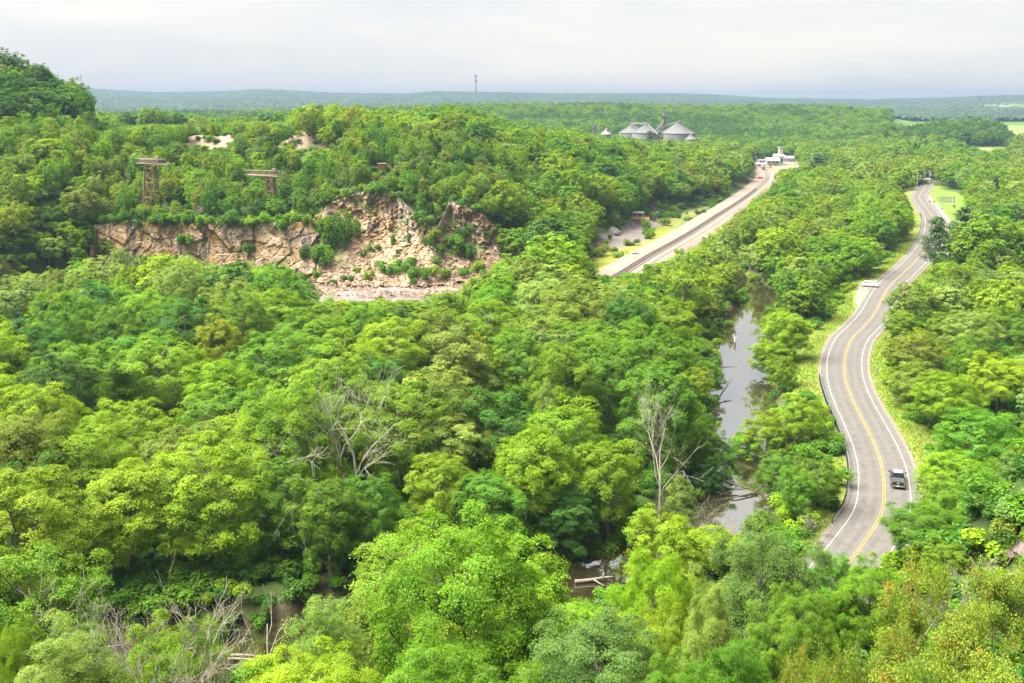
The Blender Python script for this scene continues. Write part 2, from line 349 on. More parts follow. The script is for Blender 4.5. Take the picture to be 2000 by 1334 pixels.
# ------------------------------------------------------------------ ground sheet
def build_ground():
    ys = [-45.0]
    while ys[-1] < 9200: ys.append(ys[-1] + (2.0 if ys[-1] < 210 else max(2.0, ys[-1] * .0095)))
    ys = np.array(ys); na = 330
    a = np.linspace(-1.15, 1.15, na); a = a * (.55 + .45 * np.abs(a))
    Yg, Ag = np.meshgrid(ys, a, indexing='ij'); Xg = Ag * (45 + 1.0 * np.maximum(Yg, 0)); 
    X = Xg.ravel(); Y = Yg.ravel(); Z = terrain(X, Y)
    # lower the sheet a little under the separate rock face
    yb = np.interp(X, UP[:, 0], UP[:, 1]); yt = np.interp(X, UP[:, 0], UP[:, 2])
    m = (X > -135) & (X < 4) & (Y > yb + 1.5) & (Y < yt + 1); Z = np.where(m, Z - 1.3, Z)
    px, py, _ = proj(X, Y, Z)
    n = fbm(X / 7, Y / 7, 2); n2 = fbm(X / 40, Y / 40, 3)
    forest = np.array([.030, .048, .012]); leafl = np.array([.075, .062, .035]); grass = np.array([.095, .135, .016]); lush = np.array([.035, .09, .010])
    C = forest + (leafl - forest) * np.clip((n[:, None] - .5) * 3, 0, 1)
    C = np.where((n2 > .5)[:, None] & (Y < 700)[:, None], C * .5 + lush * .5, C)
    far = sstep((Y - 700) / 500)[:, None]; C = C * (1 - far) + np.array([.05, .105, .02]) * far
    dr, sd = poly_dist(X, Y, ROADc); w = sstep((15.5 - dr - 5 * n) / 2.5)[:, None] * (Y < 700)[:, None]
    gcol = grass + (np.array([.12, .135, .026]) - grass) * np.clip((n[:, None] - .45) * 3, 0, 1)
    C = C * (1 - w) + gcol * w
    sh = sstep((5.2 - dr) / .6)[:, None]; C = C * (1 - sh) + np.array([.13, .11, .085]) * sh * (Y < 700)[:, None] + C * sh * (Y >= 700)[:, None]
    dl, sl = poly_dist(X, Y, RAILc)
    grav = np.array([.17, .136, .11]) * (.85 + .3 * n[:, None])
    w = (sstep((11.5 - dl - 3 * n) / 2.0) * (Y > 330) * (Y < 1100))[:, None]
    C = C * (1 - w) + grav * w
    w = ((sl < 0) & (dl < 19 + 5 * n) & (dl > 9.5) & (Y > 330) & (Y < 470))[:, None]; C = np.where(w, np.array([.135, .15, .018]) * (.65 + .7 * n[:, None]), C)
    sc = area_mask(px, py, [A_SCRUB]) & (Y > 330) & (Y < 700); C = np.where(sc[:, None] & ~w, np.array([.115, .12, .032]) * (.7 + .6 * n[:, None]), C)
    ya = area_mask(px, py, [A_YARD]) & (Y > 330) & (Y < 700); C = np.where(ya[:, None], np.array([.13, .113, .103]) * (.8 + .4 * n[:, None]), C)
    vi = area_mask(px, py, [A_VILLAGE]) & (Y > 600) & (Y < 1200); C = np.where(vi[:, None], np.array([.15, .135, .095]) * (.8 + .4 * n[:, None]), C)
    la = area_mask(px, py, [A_LAWN]) & (Y > 330) & (Y < 900); C = np.where(la[:, None], np.array([.10, .165, .02]) * (.85 + .3 * n[:, None]), C)
    fi = area_mask(px, py, A_FIELDS) & (Y > 800); C = np.where(fi[:, None], np.array([.115, .15, .04]) * (.9 + .2 * n2[:, None]), C)
    q = (X > -75) & (X < 8) & (Y > 283) & (Y < yt + 4); C = np.where(q[:, None], np.array([.13, .106, .092]) * (.7 + .6 * n[:, None]), C)
    sp = (Y > 415) & (Y < 455) & (X > -150) & (X < -70) & (Z > 41.0); C = np.where(sp[:, None], np.array([.2, .15, .11]) * (.8 + .4 * n[:, None]), C)
    bank = (Z < 1.6) & (Y < 1000); C = np.where(bank[:, None], np.array([.07, .055, .033]) * (.7 + .6 * n[:, None]), C)
    ny = len(ys); i, j = np.meshgrid(np.arange(ny - 1), np.arange(na - 1), indexing='ij'); b = (i * na + j).ravel()
    Q = np.stack([b, b + 1, b + na + 1, b + na], 1)
    me = mesh_np('ground', np.stack([X, Y, Z], 1), Q, {'ground': C}, smooth=True)
    g = link('ground', me, attr_material('ground_cover', 'ground', 1.1, .45, bump=.6, bscale=.9))
    tag(g, 'valley floor, bluff and hills of earth, grass and leaf litter', 'ground', kind='structure')
build_ground()

# ------------------------------------------------------------------ ribbons
def ribbon(pl, o0, o1, z, name, mat, parent=None, i0=0, i1=None, curve=None):
    p = np.asarray(pl)[i0:i1, :2]; t = np.gradient(p, axis=0); t /= np.linalg.norm(t, axis=1)[:, None] + 1e-9
    nrm = np.stack([t[:, 1], -t[:, 0]], 1)
    o0 = np.broadcast_to(o0, (len(p),)); o1 = np.broadcast_to(o1, (len(p),)); zz = np.broadcast_to(z, (len(p),))
    a = np.column_stack([p + nrm * o0[:, None], zz]); b = np.column_stack([p + nrm * o1[:, None], zz])
    V = np.empty((2 * len(p), 3)); V[0::2] = a; V[1::2] = b
    k = np.arange(len(p) - 1) * 2
    return link(name, mesh_np(name, V, np.stack([k, k + 1, k + 3, k + 2], 1)), mat, parent)

ASPH = M('asphalt', (.074, .069, .062), .9, (.096, .089, .080), .9, .25, bscale=14, stretch=(1, 1, 1), detail=9)
WHITEP = M('white_paint', (.33, .32, .29), .6, (.23, .22, .2), 6)
YELP = M('yellow_paint', (.30, .175, .03), .6, (.22, .135, .03), 6)
GRAVEL = M('shoulder_gravel', (.16, .132, .105), .95, (.115, .095, .076), 2.2, .5, bscale=9)
ROADF = catmull([tuple(p) for p in coarse(ROAD, 4)], 1.5)
road = ribbon(ROADF, -4.75, 4.75, ROADZ, 'road', ASPH); tag(road, 'winding two-lane grey asphalt road', 'road', kind='structure')
ribbon(ROADF, -5.35, 5.35, ROADZ - .03, 'shoulder', GRAVEL, road)
ribbon(ROADF, -3.70, -3.58, ROADZ + .010, 'edge_line', WHITEP, road)
ribbon(ROADF, 3.58, 3.70, ROADZ + .010, 'edge_line', WHITEP, road)
ribbon(ROADF, -.22, -.10, ROADZ + .010, 'centre_line', YELP, road)
ribbon(ROADF, .10, .22, ROADZ + .010, 'centre_line', YELP, road)
WORN = M('worn_asphalt', (.064, .060, .055), .85, (.086, .080, .073), .5, .2, bscale=14, detail=9)
for o_ in (-2.75, -1.15, 1.15, 2.75): ribbon(ROADF, o_ - .36, o_ + .36, ROADZ + .004, 'wheel_track', WORN, road)
# tar patches / cracks as thin dark strips
TAR = M('tar', (.075, .07, .066), .7)
for k in range(60):
    i = random.randint(20, 190); c = ROADF[i]; ln = random.randint(2, 6); off = random.choice([-2.6, -1.9, -1.1, 1.2, 1.8, 2.7]) + random.uniform(-.3, .3)
    ribbon(ROADF, off, off + random.uniform(.04, .09), ROADZ + .008, 'tar_seam', TAR, road, i, i + ln + 1)

# gravel pull-off beside the white car
def patch(name, px_poly, z, mat, label, cat, parent=None):
    P = catmull([at(x, y, z) for x, y in px_poly + [px_poly[0]]], 2.0)[:-1]
    c = P.mean(0); V = [(c[0], c[1], z)] + [(x, y, z) for x, y in P]; n = len(P)
    o = link(name, mesh_np(name, np.array(V), np.array([(0, k + 1, (k + 1) % n + 1) for k in range(n)])), mat, parent)
    if parent is None: tag(o, label, cat, kind='structure')
    return o
patch('pull_off', [(1742, 541), (1712, 545), (1692, 549), (1678, 556), (1672, 574), (1669, 590), (1688, 606), (1703, 610), (1728, 575)], ROADZ - .012, M('pull_off_gravel', (.165, .142, .112), .95, (.135, .117, .094), .6, .3, bscale=6), 'tan gravel pull-off beside the road', 'gravel pull-off')

# river
WATER = bpy.data.materials.new('river_water'); WATER.use_nodes = True
_b = WATER.node_tree.nodes['Principled BSDF']; _b.inputs['Base Color'].default_value = (.030, .025, .011, 1); _b.inputs['Roughness'].default_value = .03; _b.inputs['IOR'].default_value = 7.0; _b.inputs['Specular IOR Level'].default_value = .5
_n = WATER.node_tree.nodes.new('ShaderNodeTexNoise'); _n.inputs['Scale'].default_value = 1.1; _n.inputs['Detail'].default_value = 3
_t = WATER.node_tree.nodes.new('ShaderNodeTexCoord'); _p = WATER.node_tree.nodes.new('ShaderNodeBump'); _p.inputs['Strength'].default_value = .05; _p.inputs['Distance'].default_value = .1
WATER.node_tree.links.new(_t.outputs['Object'], _n.inputs['Vector']); WATER.node_tree.links.new(_n.outputs['Fac'], _p.inputs['Height']); WATER.node_tree.links.new(_p.outputs[0], _b.inputs['Normal'])
riv = ribbon(RIVER, -12.5, 12.5, 0.0, 'river', WATER); tag(riv, 'slow brown river winding below the trees', 'river', kind='structure')

# railway
RAILF = catmull([tuple(p) for p in coarse(RAIL, 3)], 2.5)
BALLAST = M('ballast', (.185, .147, .116), .95, (.14, .112, .09), .8, .4, bscale=5)
rw = ribbon(RAILF, -9.0, 4.5, RAILZ - .25, 'railway', BALLAST); tag(rw, 'single railway track on pale pink gravel bed', 'railway', kind='structure')
bal = ribbon(RAILF, -1.9, 1.9, RAILZ, 'ballast_bed', M('ballast_dark', (.15, .122, .10), .95, (.11, .09, .075), 1.5, .4, bscale=6), rw)
STEEL = M('rail_steel', (.085, .06, .05), .6, (.12, .09, .075), 2, metal=.3)
def offset_line(pl, o):
    p = np.asarray(pl)[:, :2]; t = np.gradient(p, axis=0); t /= np.linalg.norm(t, axis=1)[:, None]
    return p + np.stack([t[:, 1], -t[:, 0]], 1) * o
for o_ in (-.76, .76):
    l = offset_line(RAILF, o_); MB().tube([(x, y, RAILZ + .22) for x, y in l], .11, 4).build('rail', STEEL, rw)
mb = MB()
seg = np.cumsum(np.r_[0, np.linalg.norm(np.diff(RAILF[:, :2], axis=0), axis=1)]); 
for s_ in np.arange(0, min(seg[-1], 420), .62):
    x = np.interp(s_, seg, RAILF[:, 0]); y = np.interp(s_, seg, RAILF[:, 1]); x2 = np.interp(s_ + 1, seg, RAILF[:, 0]); y2 = np.interp(s_ + 1, seg, RAILF[:, 1])
    mb.box((x, y, RAILZ + .06), (2.5, .24, .14), math.atan2(y2 - y, x2 - x) - math.pi / 2)
tag(mb.build('sleepers', M('sleeper', (.12, .096, .08), .95), rw), kind='stuff')

# ------------------------------------------------------------------ quarry rock face
def build_face():
    us = np.arange(-135.5, 4.0, .42); vs = np.linspace(0, 1, 76)
    U, T = np.meshgrid(us, vs, indexing='ij')
    yb = np.interp(U, UP[:, 0], UP[:, 1]); yt = np.interp(U, UP[:, 0], UP[:, 2]); zt = np.interp(U, UP[:, 0], UP[:, 3])
    spur = sstep((U + 63) / 5)
    crag = np.exp(-((U + 42) / 11) ** 2) + .9 * np.exp(-((U + 14) / 8) ** 2); ex = face_ex(U)
    zb = 3.2
    Z = zb + (zt + .5 - zb) * T; Y = yb - .4 + (yt - yb + .6) * (1 - (1 - T) ** ex)
    # craggy relief: jointed blocks (voronoi cells with own set-back) + fbm
    def cells(a, b, s):
        ia, ib = np.floor(a), np.floor(b); best = np.full(a.shape, 9.); val = np.zeros(a.shape); sec = np.full(a.shape, 9.)
        for da in (-1, 0, 1):
            for db in (-1, 0, 1):
                ca, cb = ia + da, ib + db
                d = np.hypot(a - ca - h2(ca, cb, s), b - cb - h2(ca, cb, s + 5)); v = h2(ca, cb, s + 9)
                m = d < best; sec = np.where(m, best, np.minimum(sec, d)); val = np.where(m, v, val); best = np.where(m, d, best)
        return val, sec - best
    uu = U + .8 * np.sin(Z * .6 + U * .3)
    v1, e1 = cells(uu / 4.2, Z / 5.5, 1); v2, e2 = cells(uu / 1.5 + .3 * Z, Z / 2.2, 2); v3, e3 = cells(uu / .8, (Z + Y) / .9, 3)
    wall = 1 - spur
    disp = wall * (1.7 * v1 + .55 * v2) + spur * (1.3 * v1 * T + .9 * v2 * (.35 + .65 * T) + .75 * v3 + .9 * fbm(U / 1.6, (Z + Y) / 1.6, 18)) + .5 * fbm(U / 3, Z / 3, 8)
    disp += spur * (2.6 * (fbm(U / 7, Z / 11, 91) - .45) * sstep(T * 3) + crag * sstep((T - .42) * 6) * (1.9 * v1 + .6 * np.abs(np.sin(U * 1.9 + 2 * v1))))
    disp -= wall * .5 * np.exp(-(e1 / .06) ** 2) + .25 * np.exp(-(e2 / .08) ** 2) * (wall + spur * T)
    gull = spur * 1.6 * np.abs(np.sin(U * .42 + .8 * fbm(U / 6, Z / 9, 3) * 4)) * (1 - T * .5)
    Y = Y - disp + gull * .6; Z = Z + spur * (.9 * (fbm(U / 2.2, Y / 2.2, 12) - .5)) + wall * T * .9 * (v1 - .5)
    X = U + .25 * (v2 - .5)
    # colours of the stone itself
    n1 = fbm(U / 9, Z / 6, 21); n2 = fbm(U / 2.0, Z / 14, 22); n3 = fbm(U / 1.2, Z / 1.2, 23)
    tan_ = np.array([.46, .325, .195]); pink = np.array([.39, .305, .225]); ora = np.array([.46, .285, .12]); grey = np.array([.30, .27, .25]); dark = np.array([.085, .08, .08]); pale = np.array([.55, .48, .37])
    C = tan_ + (pink - tan_) * sstep((n1 - .42) * 5)[..., None]
    C = C + (ora - C) * (sstep((fbm(U / 7, Z / 5, 31) - .55) * 7) * (.35 + .65 * wall + spur * T * .3))[..., None]
    C = C + (np.array([.44, .31, .205]) - C) * (spur * sstep((.55 - T) * 3) * .6 + wall * sstep((fbm(U / 5, Z / 5, 41) - .55) * 6) * .7)[..., None]
    C = C + (dark - C) * (wall * sstep((n2 - .56) * 9) * .75 * sstep(T * 2))[..., None]
    C = C + (pale - C) * (sstep((n3 - .66) * 6) * .6)[..., None]
    C = C + (np.array([.62, .55, .43]) - C) * (np.exp(-((U + 36 + (T - 1) * 9) / 1.6) ** 2) * sstep((T - .5) * 4) * .7)[..., None]
    C = (.80 - .22 * spur)[..., None] * C * (.82 + .36 * v2)[..., None] * (.55 + .45 * sstep(e2 / .12))[..., None]
    moss = sstep((fbm(U / 3.5, Z / 3, 51) - .6) * 9) * (.7 - .4 * wall)
    C = C + (np.array([.10, .15, .03]) - C) * moss[..., None]
    nu, nv = U.shape; i, j = np.meshgrid(np.arange(nu - 1), np.arange(nv - 1), indexing='ij'); b = (i * nv + j).ravel()
    Q = np.stack([b, b + nv, b + nv + 1, b + 1], 1)
    me = mesh_np('quarry_cliff', np.stack([X, Y, Z], -1).reshape(-1, 3), Q, {'stone': C.reshape(-1, 3)})
    o = link('quarry_cliff', me, attr_material('quarry_stone', 'stone', 1.6, .3, bump=.5, bscale=3.0))
    tag(o, 'tan and orange quarry rock face with scree spur', 'cliff', kind='structure')
build_face()
# grey spoil mounds on the quarry floor
def mound(name, label, px, py, z, r, h, seed, mat, cat='mound', stretch=1.6, group=None):
    x0, y0 = at(px, py, z); n, mr = 40, 14
    V = [(0, 0, h)]
    for i in range(1, mr + 1):
        for k in range(n):
            a = 2 * math.pi * k / n; rr = r * i / mr * (1 + .25 * math.sin(2 * a + seed) + .12 * math.sin(5 * a + seed * 2))
            zz = h * (1 - (i / mr) ** 1.3) + .28 * h * (vnoise(np.array(math.cos(a) * i * .6 + seed), np.array(math.sin(a) * i * .6), seed) - .5) * (1 - i / mr + .25)
            V.append((rr * stretch * math.cos(a), rr * math.sin(a), float(zz) - (.6 if i == mr else 0)))
    T = [(0, 1 + k, 1 + (k + 1) % n) for k in range(n)]
    Q = [(1 + (i - 1) * n + k, 1 + i * n + k, 1 + i * n + (k + 1) % n, 1 + (i - 1) * n + (k + 1) % n) for i in range(1, mr) for k in range(n)]
    zg = float(terrain(np.array([x0]), np.array([y0]))[0])
    o = MB().add(V, Q, T).build(name, mat, None, (x0, y0, zg - .1))
    return tag(o, label, cat, group)
SPOIL = M('grey_spoil', (.125, .108, .103), .95, (.165, .142, .133), 1.1, .6, bscale=2.5)
TANSP = M('tan_spoil', (.2, .15, .11), .95, (.165, .12, .085), 1.1, .6, bscale=2.5)
mound('gravel_mound', 'low grey gravel mound on the quarry floor, leftmost', 690, 562, 5, 5.5, 1.7, 1, SPOIL, group='quarry floor gravel mounds', stretch=2.2)
mound('gravel_mound', 'rounded grey gravel mound at foot of the scree spur', 775, 557, 5, 4.6, 2.1, 2, SPOIL, group='quarry floor gravel mounds', stretch=2.2)
mound('gravel_mound', 'pinkish gravel mound right of the quarry floor', 875, 556, 5, 4.0, 1.6, 3, TANSP, group='quarry floor gravel mounds', stretch=2.4)
mound('gravel_pile', 'grey gravel pile beside the round yellow-green tree in the yard', 1197, 456, 3, 2.6, 2.4, 4, SPOIL)

# ------------------------------------------------------------------ foliage prototypes (crown 12 m wide, tree 16 m tall before scaling)
def unit(v): return v / (np.linalg.norm(v, axis=-1, keepdims=True) + 1e-9)
def cards(P, Nn, ln, wd, rng, tint, bend=.18):
    n = len(P); t = unit(np.cross(Nn, rng.normal(size=(n, 3)))); b = np.cross(Nn, t)
    l = (ln * rng.uniform(.7, 1.3, n))[:, None] * .5; w = (wd * rng.uniform(.7, 1.3, n))[:, None] * .5
    V = np.empty((n, 4, 3)); k = Nn * l * bend
    V[:, 0] = P - t * l - k; V[:, 1] = P + b * w + k; V[:, 2] = P + t * l - k; V[:, 3] = P - b * w + k
    Q = np.arange(4 * n).reshape(n, 4)
    return V.reshape(-1, 3), Q, np.repeat(tint, 4)
def puffs(rng, nP, shape):
    i = np.arange(nP) + .5; z = 1 - 1.78 * i / nP; th = i * 2.39996 + rng.uniform(0, 6)
    d = np.stack([np.sqrt(np.maximum(0, 1 - z * z)) * np.cos(th), np.sqrt(np.maximum(0, 1 - z * z)) * np.sin(th), z], 1); d = unit(d + rng.normal(0, .16, (nP, 3)))
    a, c, zc, pr = 6.0, 6.9, 9.1, (.125, .225)
    lob = rng.normal(size=(5, 3)); lob = unit(lob * [1, 1, .6])
    lf = 1 + .26 * (np.max(d @ lob.T, axis=1) - .72)
    r = np.clip(.82 + .13 * rng.normal(size=nP), .45, 1.06) * lf
    if shape == 'tall': a, pr = 5.4, (.13, .24)
    if shape == 'lobed': r = np.clip(.74 + .17 * rng.normal(size=nP), .3, 1.02) * (1 + .6 * (np.max(d @ lob.T, axis=1) - .75))
    if shape == 'sparse': r = np.clip(.7 + .22 * rng.normal(size=nP), .2, 1.05); pr = (.10, .19)
    pc = d * np.array([a, a, c]) * r[:, None] + np.array([0, 0, zc])
    if shape == 'column': pc[:, :2] *= .8 * np.clip(1.15 - .55 * ((pc[:, 2] - 3) / 13), .2, 1.2)[:, None]
    if shape == 'broad': pc[:, 2] = np.where(pc[:, 2] > zc, zc + (pc[:, 2] - zc) * (.86 + .14 * rng.random(nP)), pc[:, 2]); pc[:, :2] *= np.clip(.72 + .035 * pc[:, 2], .72, 1.12)[:, None]
    pR = rng.uniform(*pr, nP) * a
    core = 6
    pc = np.vstack([pc, np.array([0, 0, zc]) + rng.normal(size=(core, 3)) * [1.8, 1.8, 2.4]]); pR = np.r_[pR, np.full(core, 1.9)]
    return pc, pR, zc
def make_crown(name, seed, shape, nP, nS, nL, leaf):
    rng = np.random.default_rng(seed); pc, pR, zc = puffs(rng, nP, shape); n = len(pc)
    rng = np.random.default_rng(seed + 1000)
    out = unit((pc - [0, 0, zc - 1.5]) * [1, 1, .9])
    ds = unit(rng.normal(size=(n, nS, 3)) + .75 * out[:, None] + np.array([0, 0, .45]))
    ps = pc[:, None] + ds * (pR[:, None] * rng.uniform(.72, 1.06, (n, nS)))[..., None] * [1, 1, .82]
    sr = (pR[:, None] * rng.uniform(.17, .31, (n, nS)))
    st = np.clip(.5 + .2 * rng.normal(size=(n, nS)) + .12 * rng.normal(size=(n, 1)), 0, 1)
    off = rng.normal(size=(n, nS, nL, 3)) * sr[..., None, None] * [1, 1, .40]
    off[..., 2] -= .28 * (off[..., 0] ** 2 + off[..., 1] ** 2) / (sr[..., None] + .2)
    P = ps[:, :, None] + off
    Nn = unit(ds[:, :, None] * .55 + out[:, None, None] * .45 + np.array([0, 0, .42]) + rng.normal(size=P.shape) * .27)
    tint = np.clip(st[..., None] + .14 * rng.normal(size=P.shape[:3]), 0, 1)
    V, Q, A = cards(P.reshape(-1, 3), Nn.reshape(-1, 3), leaf, leaf * .72, rng, tint.ravel())
    me = mesh_np(name, V, Q, {'tint': A}); me.materials.append(LEAFM['green']); return me
def make_trunk(name, seed, shape, nP, limbs=13, lean=.5):
    rng = np.random.default_rng(seed); pc, pR, zc = puffs(rng, nP, shape); rng = np.random.default_rng(seed + 2000)
    mb = MB(); top = zc + 3.2; lx, ly = rng.normal(size=2) * lean
    tp = [(lx * t * t + .15 * math.sin(3 * t + seed), ly * t * t, -1.0 + (top + 1) * t) for t in np.linspace(0, 1, 8)]
    mb.tube(tp, [.36, .3, .27, .24, .2, .16, .12, .07], 7)
    for k in rng.choice(nP, limbs, replace=False):
        e = pc[k]; h = np.clip(e[2] - np.hypot(e[0], e[1]) * .75, 2.2, top - 1); t = (h + 1) / (top + 1)
        s = np.array([lx * t * t, ly * t * t, h]); mid = s * .45 + e * .55 + np.array([0, 0, -.5]) + rng.normal(size=3) * .25
        e2 = e + unit(e - s) * .5
        mb.tube([s, s * .7 + mid * .3 + [0, 0, -.1], mid, e, e2], [.13, .11, .085, .05, .02], 5, cap=False)
    me = mb.mesh(name, True); me.materials.append(BARK); return me
ARCH = []
shapes = ['broad', 'broad', 'round', 'round', 'tall', 'lobed', 'lobed', 'sparse', 'column', 'tall']
for i, s in enumerate(shapes):
    nP = {'sparse': 100, 'lobed': 115, 'column': 95}.get(s, 110)
    sd = 11 + i * 7
    ARCH.append(dict(shape=s, near=make_crown('crown', sd, s, nP, 14, 27, .215), mid=make_crown('crown', sd, s, nP, 7, 9, .52),
                     far=make_crown('crown', sd, s, nP, 2, 6, 1.35), trunk=make_trunk('trunk', sd, s, nP)))
FORE = [dict(shape=s, near=make_crown('crown', 301 + i * 9, s, 150, 19, 34, .155), trunk=make_trunk('trunk', 301 + i * 9, s, 150, 26)) for i, s in enumerate(['round', 'lobed', 'broad'])]

def make_conifer(name, seed, kind, n_wh, per, leaf):
    """spruce: dense cone; pine: open whorls of flat plumes.  12 m wide is scaled: 5 m radius, 16 m tall"""
    rng = np.random.default_rng(seed); P, Nn, Tn = [], [], []; mb = MB(); mb.tube([(0, 0, -1), (.1, 0, 6), (0, .1, 12), (0, 0, 15.6)], [.3, .24, .14, .03], 6)
    for w in range(n_wh):
        t = w / (n_wh - 1); z = (2.2 if kind == 'spruce' else 3.5) + (13.4 if kind == 'spruce' else 12) * t
        Lr = (3.4 * (1 - t) ** .8 + .25) if kind == 'spruce' else (4.3 * (1 - t) ** .55 * rng.uniform(.55, 1.1) + .5)
        nb = 9 if kind == 'spruce' else rng.integers(4, 7)
        for b in range(nb):
            a = rng.uniform(0, 6.28); ln = Lr * rng.uniform(.75, 1.1); up = -.28 if kind == 'spruce' else .12
            tt = rng.uniform(.12, 1, per) ** .7
            pos = np.stack([np.cos(a) * ln * tt, np.sin(a) * ln * tt, z + up * ln * tt ** 1.3 + (.25 * ln * tt ** 3 if kind == 'pine' else 0)], 1)
            pos += rng.normal(size=pos.shape) * ([.22, .22, .12] if kind == 'spruce' else [.42, .42, .2])
            P.append(pos); Nn.append(unit(np.array([np.cos(a) * .35, np.sin(a) * .35, .9]) + rng.normal(size=pos.shape) * .45)); Tn.append(np.clip(.45 + .3 * (tt - .5) + .15 * rng.normal(size=per), 0, 1))
            if kind == 'pine': mb.tube([(0, 0, z), (np.cos(a) * ln * .5, np.sin(a) * ln * .5, z + up * ln * .5), (np.cos(a) * ln, np.sin(a) * ln, z + up * ln + .2 * ln)], [.08, .05, .015], 4, cap=False)
    V, Q, A = cards(np.vstack(P), np.vstack(Nn), leaf, leaf * .42, rng, np.concatenate(Tn))
    me = mesh_np(name, V, Q, {'tint': A}); me.materials.append(NEEDLEM[kind]); tm = mb.mesh('trunk', True); tm.materials.append(BARK)
    return me, tm
SPRUCE = make_conifer('crown', 5, 'spruce', 26, 26, .5); PINE = make_conifer('crown', 6, 'pine', 17, 60, .55); PINE2 = make_conifer('crown', 9, 'pine', 14, 60, .55)
def make_shrub(name, seed, n, leaf, w=1.0, h=1.0):
    rng = np.random.default_rng(seed); k = 9; c = np.stack([rng.normal(size=k) * .75 * w, rng.normal(size=k) * .75 * w, rng.uniform(.3, 1.5, k) * h], 1); r = rng.uniform(.45, .85, k)
    d = unit(rng.normal(size=(k, n, 3)) + [0, 0, .5]); P = c[:, None] + d * (r[:, None] * rng.uniform(.6, 1.08, (k, n)))[..., None]; P[..., 2] = np.maximum(P[..., 2], .02)
    Nn = unit(d + [0, 0, .5] + rng.normal(size=d.shape) * .5); T = np.clip(.5 + .2 * rng.normal(size=(k, n)), 0, 1)
    V, Q, A = cards(P.reshape(-1, 3), Nn.reshape(-1, 3), leaf, leaf * .7, rng, T.ravel()); me = mesh_np(name, V, Q, {'tint': A}); me.materials.append(LEAFM['green']); return me
SHRUB = [make_shrub('foliage', 40 + i, 150, .26) for i in range(4)]
def shrub_stem(seed):
    rng = random.Random(seed); mb = MB()
    for k in range(6):
        a = rng.uniform(0, 6.28); mb.tube([(0, 0, -.4), (.3 * math.cos(a), .3 * math.sin(a), .6), (.7 * math.cos(a), .7 * math.sin(a), 1.4)], [.06, .045, .012], 4, cap=False)
    me = mb.mesh('stem'); me.materials.append(BARK); return me
SHSTEM = shrub_stem(1)

def dead_mesh(name, seed, h=14, spread=1.0, levels=5, trunks=2, r0=.26, mat=None, kids=4, sides=5, droop=0.0):
    rng = random.Random(seed); mb = MB()
    def br(p, d, ln, r, lv):
        pts = [p]; rr = [r]; n = 4 if lv > 1 else 3
        for k in range(n):
            d = (d + Vector((rng.gauss(0, .2), rng.gauss(0, .2), rng.gauss(.03, .13) - droop * (levels - lv) * .1)) * 1.0).normalized(); p = p + d * ln / n; pts.append(p); rr.append(max(.012, r * (1 - .62 * (k + 1) / n)))
        mb.tube(pts, rr, sides if lv > 2 else 3, cap=False)
        if lv <= 0: return
        for k in range(kids if lv > 1 else kids - 1):
            t = rng.uniform(.3, 1.0); i = min(int(t * n), n - 1); q = pts[i].lerp(pts[i + 1], t * n - i)
            ax = d.cross(Vector((rng.gauss(0, 1), rng.gauss(0, 1), rng.gauss(0, 1)))).normalized(); nd = (d * rng.uniform(.55, .9) + ax * rng.uniform(.5, .9) * spread + Vector((0, 0, .12))).normalized()
            br(q, nd, ln * rng.uniform(.5, .72), max(.014, rr[i] * .58), lv - 1)
    for k in range(trunks):
        a = rng.uniform(0, 6.28); d = Vector((math.cos(a) * .28 * (trunks > 1), math.sin(a) * .28 * (trunks > 1), 1)).normalized()
        br(Vector((math.cos(a) * .25 * (trunks > 1), math.sin(a) * .25 * (trunks > 1), -.8)), d, h * .6 * rng.uniform(.85, 1.1), r0 * rng.uniform(.8, 1.1), levels)
    me = mb.mesh(name, True); me.materials.append(mat or DEADWOOD); return me

